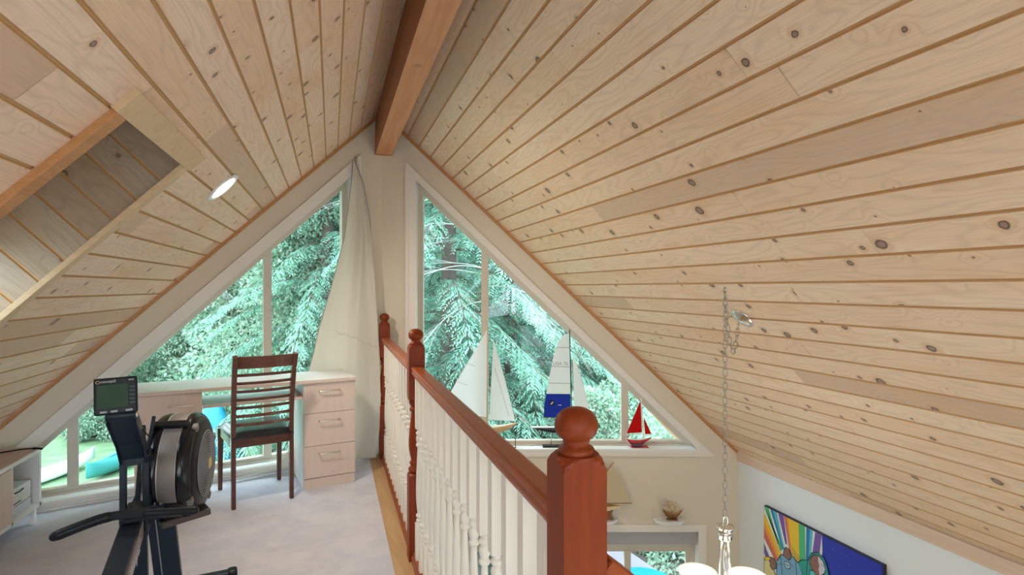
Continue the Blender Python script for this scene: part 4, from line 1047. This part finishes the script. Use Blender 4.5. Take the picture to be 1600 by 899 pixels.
ms_.poly([[K(1057, 788), K(1066.5, 796.5), K(1058, 800)]], Matrix.Translation((0, -.002, 0)), .0014); ms_.poly([[K(1044, 787), K(1043, 798), K(1036, 794)]], Matrix.Translation((0, -.002, 0)), .0014)
ms_.build('sail', SAILC, b)
MB().box((K(1042, 0)[0], -.02, 0), (K(1059, 0)[0], .02, .006)).box((K(1044, 0)[0], -.014, .006), (K(1047, 0)[0], .014, .022)).box((K(1055, 0)[0], -.014, .006), (K(1058, 0)[0], .014, .022)).build('stand', BRNW, b)
s5 = (940-800)/900*d4+1.115
b = thing('model_gaff_boat', 'cream-sailed gaff-rigged model boat on the left wall shelf beside the near post', 'model boat', M=MR @ Matrix.Translation((s5, -.055, ZH)))
K = lambda x, y: Q4(x, y, s5)
st5 = [(K(905, 0)[0], .003, K(0, 789)[1], K(0, 791)[1]), (K(918, 0)[0], .022, K(0, 790)[1], K(0, 798)[1]), (K(935, 0)[0], .032, K(0, 791)[1], K(0, 802)[1]), (K(952, 0)[0], .026, K(0, 791)[1], K(0, 799)[1]), (K(964, 0)[0], .012, K(0, 791)[1], K(0, 795.5)[1]), (K(970, 0)[0], .003, K(0, 792)[1], K(0, 793)[1])]
hull(st5).build('hull', [mat('cream_hull', (.78, .68, .48), .35), mat('yellow_deck', (.70, .42, .08), .4)], b)
MB().tube([(K(936, 0)[0], 0, K(0, 715)[1]), (K(936, 0)[0], 0, K(0, 791)[1])], .0035, 8).tube([(K(936, 0)[0], 0, K(0, 754)[1]), (K(958.5, 0)[0], 0, K(0, 723.5)[1])], .003, 6).tube([(K(936, 0)[0], 0, K(0, 787.5)[1]), (K(987.5, 0)[0], 0, K(0, 787)[1])], .003, 6).build('mast', BRNW, b)
MB().poly([[K(937, 753), K(957.5, 725), K(965, 742), K(973, 760), K(981, 776), K(986, 786), K(937, 786.5)][::-1]], Matrix.Translation((0, -.002, 0)), .002).build('mainsail', SAILC, b)
MB().poly([[K(935, 722), K(935, 785), K(910, 786)]], Matrix.Translation((0, -.002, 0)), .002).build('jib', SAILC, b)
MB().poly([[K(925, 799), K(958, 796), K(955, 804), K(959, 812), K(921, 812), K(927, 804)]], Matrix.Translation((0, -.012, 0)), .024).build('stand', BRNW, b)

# ------------------------------------------------------------------ painting on the eave wall
art = thing('painting', 'wide canvas painting of rainbow rays, figures and deep blue sky on the right wall', 'painting', (EAVE-.003, 3.793, -.322))
# local: a = along -Y, b = z
MA = Matrix(((0, 1, 0, -.032), (-1, 0, 0, 0), (0, 0, 1, 0), (0, 0, 0, 1)))
W_, Hh = 1.043, .80
MB().box((-.031, -W_, -Hh), (0, 0, 0)).build('canvas', mat('dark_canvas_edge', (.015, .015, .04), .6), art, bevel=.002)
def pc(n, c): return mat('paint_'+n, c, .5)
pal = [pc('green', (.06, .45, .18)), pc('yellow', (.80, .52, .02)), pc('red', (.62, .12, .09)), pc('purple', (.17, .08, .40)), pc('blue', (.01, .17, .50)), pc('white', (.78, .82, .84)),
       pc('deep_blue', (.006, .018, .42)), pc('skin', (.26, .11, .09)), pc('denim', (.16, .36, .58)), pc('teal', (.0, .30, .27)), pc('outline', (.012, .02, .05)), pc('cream', (.72, .60, .28)), pc('pale_skin', (.60, .56, .70)), pc('aqua', (.08, .52, .62)), pc('orange', (.80, .30, .03))]
GRN, YEL, RED, PUR, BLU, WHT, DBL, SKN, DEN, TEA, OUTL, CRM, PSK, AQU, ORG = range(15)
mb = MB(); lay = [0]
def ap(pts, c, grow=0):
    lay[0] += 1
    cx = sum(p[0] for p in pts)/len(pts); cz = sum(p[1] for p in pts)/len(pts)
    q = [(min(max(a+math.copysign(grow, a-cx), .004), W_-.004), min(max(b+math.copysign(grow, b-cz), -Hh+.004), -.004)) for a, b in pts]
    ar = sum(q[i][0]*q[(i+1) % len(q)][1]-q[(i+1) % len(q)][0]*q[i][1] for i in range(len(q)))
    if ar < 0: q = q[::-1]
    M = MA @ Matrix.Translation((0, -.0006*0-lay[0]*.00012, 0))
    mb.poly([q], M, .0004, c)
ap([(0, -.4), (0, 0), (W_, 0), (W_, -Hh), (0, -Hh)], DBL)
ap([(.0, 0), (.572, 0), (.577, -.12), (.55, -.30), (.42, -.50), (0, -.55)], WHT)
ray = [((.0, -.30), (.0, -.38), .07, -.42, PUR), ((.0, -.18), (.0, -.26), .14, -.37, RED), ((.0, -.12), (.0, -.18), .16, -.34, ORG), ((.0, -.05), (.0, -.12), .18, -.32, YEL), ((.0, .0), (.055, 0), .195, -.27, GRN)]
for p0, p1, a, b_, c in ray: ap([p0, p1, (a-.012, b_-.02), (a+.012, b_+.01)], c)
for a0, a1, b0_, b1_, zb_, c in ((.072, .14, .197, .223, -.26, BLU), (.100, .135, .21, .222, -.25, AQU), (.156, .213, .232, .25, -.21, PUR), (.218, .250, .273, .295, -.25, RED), (.240, .262, .29, .305, -.26, ORG), (.258, .362, .305, .375, -.30, YEL), (.362, .421, .370, .428, -.30, GRN), (.434, .470, .430, .455, -.28, BLU), (.468, .494, .455, .470, -.26, AQU), (.516, .572, .485, .545, -.20, PUR)):
    ap([(a0, 0), (a1, 0), (b1_, zb_), (b0_, zb_)], c)
for k in range(8): ap([(.30+.017*k, -.20-.012*k), (.303+.017*k, -.20-.012*k), (.318+.015*k, -.30), (.314+.015*k, -.30)], OUTL)
def fig(pts, c): ap(pts, OUTL, .006); ap(pts, c)
fig([(.012, -.43), (.05, -.41), (.09, -.44), (.13, -.50), (.13, -.80), (.0, -.80)], CRM)
fig([(.075, -.385), (.110, -.375), (.135, -.40), (.135, -.44), (.105, -.465), (.078, -.45)], SKN)
fig([(.01, -.42), (.035, -.395), (.07, -.385), (.075, -.40), (.03, -.43)], YEL)
fig([(.150, -.38), (.192, -.315), (.25, -.29), (.312, -.28), (.369, -.31), (.42, -.40), (.46, -.80), (.13, -.80)], DEN)
fig([(.213, -.299), (.225, -.26), (.243, -.236), (.265, -.238), (.288, -.265), (.288, -.290), (.262, -.318)], SKN)
for p in (((.18, -.32), (.20, -.46)), ((.33, -.29), (.36, -.50)), ((.15, -.40), (.24, -.36)), ((.27, -.33), (.31, -.35))):
    (x0, z0_), (x1, z1_) = p; ap([(x0, z0_), (x0+.006, z0_), (x1+.006, z1_), (x1, z1_)], OUTL)
fig([(.235, -.345), (.275, -.338), (.278, -.375), (.24, -.385)], WHT)
ap([(.241, -.350), (.270, -.345), (.272, -.370), (.245, -.378)], DEN)
fig([(.40, -.345), (.36, -.30), (.40, -.26), (.453, -.238), (.50, -.30), (.52, -.80), (.45, -.80)], TEA)
fig([(.445, -.30), (.455, -.24), (.489, -.172), (.542, -.142), (.594, -.160), (.622, -.215), (.640, -.30), (.66, -.45), (.66, -.80), (.44, -.80)], TEA)
fig([(.468, -.36), (.475, -.30), (.51, -.29), (.56, -.31), (.60, -.40), (.62, -.80), (.47, -.80)], AQU)
fig([(.471, -.240), (.485, -.205), (.510, -.175), (.545, -.160), (.585, -.183), (.606, -.229), (.595, -.262), (.56, -.295), (.53, -.302), (.495, -.280)], SKN)
ap([(.548, -.162), (.585, -.183), (.606, -.229), (.595, -.262), (.56, -.293), (.548, -.255), (.558, -.225), (.545, -.200)], PSK)
for x, z_ in ((.510, -.205), (.572, -.210)): ap([(x, z_), (x+.022, z_-.003), (x+.020, z_-.007), (x+.002, z_-.004)], OUTL)
ap([(.530, -.262), (.556, -.258), (.548, -.270)], RED)
random.seed(8)
for k in range(40):
    x, z_ = random.uniform(.66, 1.02), random.uniform(-.76, -.03); r_ = random.uniform(.0012, .003)
    ap([(x-r_, z_), (x, z_-r_), (x+r_, z_), (x, z_+r_)], PSK)
mb.build('painted_face', pal, art)

# ------------------------------------------------------------------ outside: ground, lawn, slope, trees, boats
ZG = -3.2
rng = np.random.default_rng(3)
def grid_ground(name, x0, x1, y0, y1, nx, ny, zf, m):
    xs = np.linspace(x0, x1, nx); ys = np.linspace(y0, y1, ny)
    vs = [(x, y, zf(x, y)) for y in ys for x in xs]
    mb = MB().add(vs, [(j*nx+i, j*nx+i+1, (j+1)*nx+i+1, (j+1)*nx+i) for j in range(ny-1) for i in range(nx-1)], 0, True)
    return struct(mb.build(name, m))
def zground(x, y):
    r = max(0, y-(27 if x < 1 else 27-min(9, (x-1)*1.6)))
    return ZG+min(r, 22)*.62+.12*math.sin(x*.9)*math.cos(y*.7)*(r > 0)
grid_ground('ground_slope', -55, 60, 17, 60, 70, 50, lambda x, y: zground(x, y)-.06, SLOPE)
grid_ground('ground_lawn', -40, 2.6, 7.5, 28, 30, 30, lambda x, y: ZG if y < 27.5 else ZG-.5, LAWN)
grid_ground('ground_wood_floor', 2.6, 60, 12.4, 28, 10, 10, lambda x, y: ZG-.01, SLOPE)
grid_ground('ground', -60, 60, -60, 30, 20, 20, lambda x, y: ZG-.03, mat('neutral_grey_ground', (.40, .385, .36), .9))  # unseen ground, made neutral grey to keep green bounce out of the room
mb = MB().box((2.2, 4.9, ZG), (14, 12.5, ZG+.03)); struct(mb.build('gravel_bed', GRAVEL))

def quads_mesh(name, V, tone, m):
    n = len(V)//4
    me = bpy.data.meshes.new(name); me.vertices.add(len(V)); me.vertices.foreach_set('co', V.astype('f4').ravel())
    me.loops.add(len(V)); me.loops.foreach_set('vertex_index', np.arange(len(V), dtype='i4'))
    me.polygons.add(n); me.polygons.foreach_set('loop_start', np.arange(0, len(V), 4, dtype='i4')); me.polygons.foreach_set('loop_total', np.full(n, 4, dtype='i4'))
    me.update(calc_edges=True)
    c = me.color_attributes.new('tone', 'FLOAT_COLOR', 'CORNER'); c.data.foreach_set('color', np.repeat(np.c_[tone, np.ones(n)], 4, axis=0).astype('f4').ravel())
    me.materials.append(m); return me
def unit(v): return v/np.maximum(np.linalg.norm(v, axis=-1, keepdims=True), 1e-9)
def conifer(H, R, nb, seed, dens=1.0):
    """feathered drooping fronds along curved branches"""
    g = np.random.default_rng(seed); V = []; T = []; up = np.array([0, 0, 1.])
    mb = MB().tube([(0, 0, -.5), (.04, .02, H*.5), (0, 0, H)], [.20*H/12, .12*H/12, .015], 10)
    for i in range(nb):
        t = (i+.5)/nb; z0 = H*(.04+.95*t); L = R*(1-t)**.75*g.uniform(.75, 1.1)+.25; az = i*2.399+g.uniform(-.3, .3)
        d = np.array([math.cos(az), math.sin(az), 0]); side = np.array([-d[1], d[0], 0]); sl = g.uniform(.0, .25)
        def at(q): return np.array([0, 0, z0])+d*L*q+up*(L*(sl*q-.55*q*q))
        if L > .6: mb.tube([tuple(at(q)) for q in (0, .35, .7, 1)], [.028, .018, .010, .003], 5)
        nf = max(4, int(L*9*dens))
        for k in range(nf):
            q = .12+.88*(k+g.random())/nf; base = at(q); tng = unit(at(min(1.02, q+.03))-base)
            for sd in (-1, 1):
                fl = (.30+.34*g.random())*(1-.45*q)*min(1, L/1.2+.3)
                fd = unit(tng*.75+side*sd*(.75+.3*g.random())+up*g.uniform(-.55, -.05))
                nl = max(5, int(fl/.042)); s = (np.arange(nl)+.5)/nl
                ctr = base+fd*fl*s[:, None]+up*(-.35*fl*s**2)[:, None]
                nrm = unit(np.cross(fd, up)+g.normal(0, .15, 3)); pl = unit(np.cross(nrm, fd)) if False else unit(np.cross(up, fd)+up*g.uniform(-.25, .25))
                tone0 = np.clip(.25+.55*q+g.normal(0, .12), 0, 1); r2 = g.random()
                for s2 in (-1, 1):
                    ll = (.135*(1-.55*s)+.02)*g.uniform(.8, 1.2, nl)
                    ld = unit(fd*.8+pl*s2*.75+up*-.28+g.normal(0, .10, (nl, 3))); wd = unit(np.cross(ld, np.cross(ld, fd)+1e-3)+g.normal(0, .2, (nl, 3)))*.0135
                    a = ctr; b = ctr+ld*(ll*.5)[:, None]+wd; c = ctr+ld*ll[:, None]; e = ctr+ld*(ll*.5)[:, None]-wd
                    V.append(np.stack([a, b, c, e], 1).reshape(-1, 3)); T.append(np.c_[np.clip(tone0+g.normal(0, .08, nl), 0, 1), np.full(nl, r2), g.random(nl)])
    return quads_mesh('foliage', np.concatenate(V), np.concatenate(T), NEEDLE), mb
def leafy(H, R, n, seed, m, leaf=.055, lumps=34):
    g = np.random.default_rng(seed); cs = []
    for i in range(lumps):
        z = H*g.uniform(.12, 1); rr = R*math.sin(PI*min(1, .25+.75*(1-abs(z/H-.45))))*g.uniform(.35, .95); a = g.uniform(0, 2*PI)
        cs.append((rr*math.cos(a), rr*math.sin(a), z, g.uniform(.35, .75)*R*.55))
    cs = np.array(cs); idx = g.integers(0, lumps, n); c = cs[idx]
    dr = unit(g.normal(0, 1, (n, 3))); rad = c[:, 3]*(1-.45*g.random(n)**2)
    # leaves hang in small sprays
    p = c[:, :3]+dr*rad[:, None]*np.array([1, 1, .85])
    ld = unit(dr*.8+g.normal(0, .6, (n, 3))+np.array([0, 0, -.5])); wd = unit(np.cross(ld, g.normal(0, 1, (n, 3))))
    s = leaf*g.uniform(.6, 1.3, n)
    V = np.stack([p, p+ld*(s*.9)[:, None]+wd*(s*.5)[:, None], p+ld*(s*2)[:, None], p+ld*(s*.9)[:, None]-wd*(s*.5)[:, None]], 1).reshape(-1, 3)
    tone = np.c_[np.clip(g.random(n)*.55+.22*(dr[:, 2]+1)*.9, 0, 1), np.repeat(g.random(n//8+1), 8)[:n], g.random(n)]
    mb = MB().tube([(0, 0, -.5), (.1, .05, H*.4), (-.05, 0, H*.85)], [.16, .10, .02], 8)
    for i in range(0, lumps, 3): mb.tube([(0, 0, cs[i, 2]*.6), tuple(cs[i, :3]*.6+np.array([0, 0, cs[i, 2]*.3])), tuple(cs[i, :3])], [.04, .03, .01], 5)
    return quads_mesh('foliage', V, tone, m), mb
def tree_from(proto, name, label, loc, rz, sc, group=None):
    me, tm = proto
    t = thing(name, label, 'tree', loc, rz, group); t.scale = (sc, sc, sc)
    o = bpy.data.objects.new('foliage', me); COL.objects.link(o); o.parent = t
    k = bpy.data.objects.new('trunk', tm); COL.objects.link(k); k.parent = t
    return t
def proto(p):
    me, mb = p; o = mb.build('trunk', BARK); tm = o.data; bpy.data.objects.remove(o); return me, tm
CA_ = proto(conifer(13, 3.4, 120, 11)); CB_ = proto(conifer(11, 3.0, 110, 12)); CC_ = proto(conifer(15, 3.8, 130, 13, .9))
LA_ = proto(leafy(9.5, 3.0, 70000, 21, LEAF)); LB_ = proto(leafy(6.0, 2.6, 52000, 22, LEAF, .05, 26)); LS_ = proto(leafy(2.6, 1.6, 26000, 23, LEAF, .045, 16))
def cam_xy(px, dist):
    """a point at a distance along a heading, used to lay out the wood"""
    a = TH+math.atan((px-800)/900); return dist*math.sin(a), dist*math.cos(a)
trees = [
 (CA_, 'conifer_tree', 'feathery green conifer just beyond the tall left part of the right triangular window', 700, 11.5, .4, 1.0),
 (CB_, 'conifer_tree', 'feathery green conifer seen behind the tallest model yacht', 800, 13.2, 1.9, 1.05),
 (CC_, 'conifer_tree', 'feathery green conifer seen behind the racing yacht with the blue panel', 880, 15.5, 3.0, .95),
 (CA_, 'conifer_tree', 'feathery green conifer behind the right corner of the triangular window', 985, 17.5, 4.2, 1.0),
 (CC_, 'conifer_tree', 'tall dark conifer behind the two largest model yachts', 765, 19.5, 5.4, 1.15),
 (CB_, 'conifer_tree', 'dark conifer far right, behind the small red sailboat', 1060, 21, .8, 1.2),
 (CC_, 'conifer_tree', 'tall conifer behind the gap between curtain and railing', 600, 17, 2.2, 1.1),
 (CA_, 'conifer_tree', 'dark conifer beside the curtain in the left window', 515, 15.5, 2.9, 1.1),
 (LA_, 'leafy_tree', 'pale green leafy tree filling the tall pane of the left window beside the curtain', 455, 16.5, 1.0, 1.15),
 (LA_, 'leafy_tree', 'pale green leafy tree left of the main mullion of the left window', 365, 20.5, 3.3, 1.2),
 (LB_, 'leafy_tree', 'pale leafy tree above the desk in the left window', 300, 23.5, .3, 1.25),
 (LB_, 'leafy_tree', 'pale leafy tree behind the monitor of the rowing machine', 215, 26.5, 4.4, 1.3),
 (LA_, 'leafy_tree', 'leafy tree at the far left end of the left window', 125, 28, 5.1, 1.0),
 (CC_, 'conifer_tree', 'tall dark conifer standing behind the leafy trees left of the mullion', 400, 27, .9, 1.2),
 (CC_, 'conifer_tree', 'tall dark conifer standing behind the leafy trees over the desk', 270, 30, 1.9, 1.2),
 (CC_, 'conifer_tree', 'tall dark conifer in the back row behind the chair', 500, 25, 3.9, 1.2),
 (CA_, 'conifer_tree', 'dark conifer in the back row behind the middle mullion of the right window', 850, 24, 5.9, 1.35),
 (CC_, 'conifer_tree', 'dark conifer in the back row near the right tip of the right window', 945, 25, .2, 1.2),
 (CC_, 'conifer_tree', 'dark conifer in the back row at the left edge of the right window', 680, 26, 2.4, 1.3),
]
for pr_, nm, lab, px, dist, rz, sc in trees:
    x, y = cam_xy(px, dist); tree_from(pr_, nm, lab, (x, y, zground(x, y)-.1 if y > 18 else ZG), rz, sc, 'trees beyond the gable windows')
shr = [('low leafy shrub on the lawn edge left of the monitor', 150, 22.0, 1.05), ('low leafy shrub behind the monitor arm', 205, 22.5, .9), ('low leafy shrub behind the blue tarp and left desk pedestal', 290, 23.0, 1.0),
       ('low leafy shrub behind the chair back', 425, 21.5, 1.1), ('low leafy shrub right of the chair near the curtain', 470, 16, 1.0)]
for lab, px, dist, sc in shr:
    x, y = cam_xy(px, dist); t = tree_from(LS_, 'leafy_shrub', lab, (x, y, ZG if y < 20 else max(ZG, zground(x, y)-.1)), px*.1, sc, 'leafy shrubs beyond the left window'); t['category'] = 'shrub'
for lab, px, dist, sc in [('low ferny undergrowth below the racing yacht', 850, 13.5, .75), ('low ferny undergrowth behind the red sailboat', 1035, 15.5, .9), ('low ferny undergrowth between the boulders and the near newel ball', 905, 19, 1.0), ('low ferny undergrowth behind the tall yacht hull', 770, 14.5, .8)]:
    x, y = cam_xy(px, dist); t = tree_from(CB_, 'young_conifer', lab.replace('low ferny undergrowth', 'young low conifer'), (x, y, max(ZG, zground(x, y)-.1)), px*.1, .22*sc+.06, 'young conifers beyond the right window'); t['category'] = 'young tree'
for lab, px, dist, sc in [('leafy shrub outside the lower window at its right side', 1075, 10.2, .95), ('leafy shrub outside the lower window behind the stair rail', 985, 11.0, .95)]:
    x, y = cam_xy(px, dist); t = tree_from(LS_, 'leafy_shrub', lab, (x, y, ZG), px*.1, sc, 'leafy shrubs outside the lower window'); t['category'] = 'shrub'
# bare tree with pale branches in front of the conifers
random.seed(41)
mb = MB()
def arc(p, d, L, r, drop, lv):
    n = 14; pts = [p]; rs = [r]
    for i in range(n):
        d = (d+Vector((random.uniform(-.05, .05), random.uniform(-.05, .05), -drop+random.uniform(-.05, .05)))).normalized()
        p = p+d*L/n; pts.append(p); rs.append(r*(1-.7*(i+1)/n))
    mb.tube(pts, rs, 5)
    if lv < 2:
        for k in range(5 if lv == 0 else 4):
            q = random.randint(3, n-1); dd = (pts[q]-pts[q-1]).normalized()
            arc(pts[q], (dd+Vector((random.uniform(-.7, .7), random.uniform(-.5, .5), random.uniform(-.35, .6)))).normalized(), L*random.uniform(.35, .6), rs[q]*.6, drop*.6, lv+1)
x, y = cam_xy(757, 10.8)
bt = thing('bare_tree', 'bare pale-branched tree in front of the conifers in the right window', 'tree', (x, y, ZG))
mb.tube([(0, 0, -.3), (.02, 0, 3), (-.02, .03, 5.5), (0, 0, 7.6)], [.045, .04, .028, .01], 8)
for k in range(20):
    z = random.uniform(4.2, 7.2); a_ = random.choice([-1, 1])
    arc(Vector((0, 0, z)), Vector((a_, random.uniform(-.5, .5), random.uniform(.0, .7))).normalized(), random.uniform(1.6, 3.0), .0095, random.uniform(.03, .11), 0)
mb.build('branches', PALEBARK, bt)
# trunk seen in the small left pane
x, y = cam_xy(97, 24.0); mb = MB().tube([(0, 0, -.2), (.05, 0, 2.0), (.0, .1, 5), (.1, 0, 9)], [.38, .30, .26, .15], 12)
for k in range(9): mb.tube([(0, 0, 1+.8*k), (.6*math.cos(k*2.4), .6*math.sin(k*2.4), 1.3+.8*k), (1.3*math.cos(k*2.4), 1.3*math.sin(k*2.4), 1.2+.8*k)], [.05, .03, .008], 5)
t = thing('old_tree_trunk', 'pinkish-brown tree trunk in the small lower pane of the left window', 'tree', (x, y, ZG)); mb.build('trunk', mat('pinkish_bark', (.42, .32, .30), .9), t)

def kayak(name, label, px, dist, az, L, m, wdt=.36, h=.34, cat='kayak', roll=0):
    x, y = px, dist; t = thing(name, label, cat, (x, y, ZG), az, 'kayaks on the lawn')
    mb = MB(); vs = []; NS, n = 17, 14
    for i in range(NS):
        u = -1+2*i/(NS-1); b = wdt*max(.02, (1-abs(u)**2.4)); kz = .10*abs(u)**3; hh = h*(1-.25*abs(u)**2)+kz
        for k in range(n):
            a = 2*PI*k/n; vs.append((u*L/2, b*math.cos(a), kz*1.5+hh*.5+hh*.5*math.sin(a)))
    mb.add(vs, [(i*n+k, (i+1)*n+k, (i+1)*n+(k+1) % n, i*n+(k+1) % n) for i in range(NS-1) for k in range(n)]+[tuple(range(n)), tuple(reversed(range((NS-1)*n, NS*n)))], 0, True)
    mb.build('hull', m, t)
    MB().bar(catmull([(-L/2*.97, 0, .24), (-L*.3, 0, h*.98), (0, 0, h), (L*.3, 0, h*.98), (L/2*.97, 0, .24)], 5), .03, .03, (0, 1, 0)).build('keel', m, t, bevel=.01)
    return t
kayak('kayak', 'pale white kayak lying on the lawn below the left window', -6.62, 16.3, R_(63), 3.1, WHITEH, .30, .30)
kayak('kayak', 'teal kayak lying on the lawn to the right of the white one', -5.12, 17.55, R_(79), 3.6, TEAL, .34, .38)
x, y = cam_xy(328, 15.5)
t = thing('tarp_cover', 'bright cyan tarp heaped over something on the lawn behind the left desk pedestal', 'tarp', (x, y, ZG), .3)
g = np.random.default_rng(9); mb = MB(); vs = []; N = 26
for j in range(N):
    for i in range(N):
        a, b = -1+2*i/(N-1), -1+2*j/(N-1); rr = math.sqrt(a*a+b*b)
        vs.append((a*.80, b*.7, 1.86*max(0, 1-rr**1.5)**.6*(1+.10*math.sin(a*7+b*3))+.03*math.sin(a*19)*math.cos(b*17)+.02))
mb.add(vs, [(j*N+i, j*N+i+1, (j+1)*N+i+1, (j+1)*N+i) for j in range(N-1) for i in range(N-1)], 0, True); mb.build('cloth', CYAN, t)
# pale boulders seen low in the right window
def boulder(label, px, dist, s, seed, dz=0):
    g = random.Random(seed); x, y = cam_xy(px, dist); t = thing('boulder', label, 'rock', (x, y, max(ZG, zground(x, y)-.1)+dz), g.uniform(0, 3), 'pale boulders beyond the right window')
    import bmesh
    bm = bmesh.new(); bmesh.ops.create_icosphere(bm, subdivisions=3, radius=1)
    cuts = [Vector((g.gauss(0, 1), g.gauss(0, 1), g.gauss(0, 1))).normalized() for _ in range(9)]
    for v in bm.verts:
        for c in cuts:
            d = v.co.dot(c)
            if d > .68: v.co -= c*(d-.68)*.9
        v.co = Vector((v.co.x*s[0], v.co.y*s[1], v.co.z*s[2]+s[2]*.6))
    me = bpy.data.meshes.new('rock'); bm.to_mesh(me); bm.free(); me.materials.append(STONE); o = bpy.data.objects.new('rock', me); COL.objects.link(o); o.parent = t
boulder('pale angular boulder right of the near newel ball, seen through the glass', 928, 13.2, (.40, .40, .40), 4, .42)
boulder('pale boulder left of the right-hand mullion, low in the window', 1008, 14.0, (.42, .45, .36), 7, .40)

# deck rail, balusters and teal table outside the lower window
dk = stempty('outdoor_deck'); MB().box((2.6, 5.2, ZG+.05), (8.5, 9.4, -3.08)).build('deck_boards', mat('grey_deck', (.15, .13, .12), .7), dk)
RD = thing('deck_stair_rail', 'white sloping outdoor stair rail with brown balusters outside the lower window', 'railing', (3.98, 7.43, -3.08))
ux = Vector((CA, -SA, 0))
a_ = Vector((-.35, .11, .90)); b_ = a_+ux*1.5+Vector((0, 0, -1.02))
MB().bar([a_, b_], .05, .20, (0, 1, 0)).bar([a_-ux*.9, a_], .05, .20, (0, 1, 0)).build('rail', mat('white_outdoor_paint', (.28, .265, .31), .5), RD)
for k in range(8):
    q = a_-ux*.8+ux*.16*k if k < 5 else a_+ux*(.16*(k-4)); zt_ = .88 if k < 5 else .88-.16*(k-4)*.68
    MB().bar([(q.x, q.y, .02), (q.x, q.y, max(.1, zt_))], .045, .045, (1, 0, 0)).build('baluster', mat('brown_outdoor_wood', (.34, .16, .12), .6), RD)
tb = thing('patio_table', 'bright teal-topped patio table outside the lower window', 'table', (3.78, 6.48, -3.08))
MB().lathe([(0, .75), (.41, .75), (.42, .74), (.42, .715), (.41, .705), (0, .705)], (0,0,0), 40).build('table_top', CYAN, tb)
for k in range(4): MB().tube([(.1*math.cos(k*PI/2), .1*math.sin(k*PI/2), .71), (.34*math.cos(k*PI/2), .34*math.sin(k*PI/2), 0)], .016, 8).build('leg', WHITEH, tb)
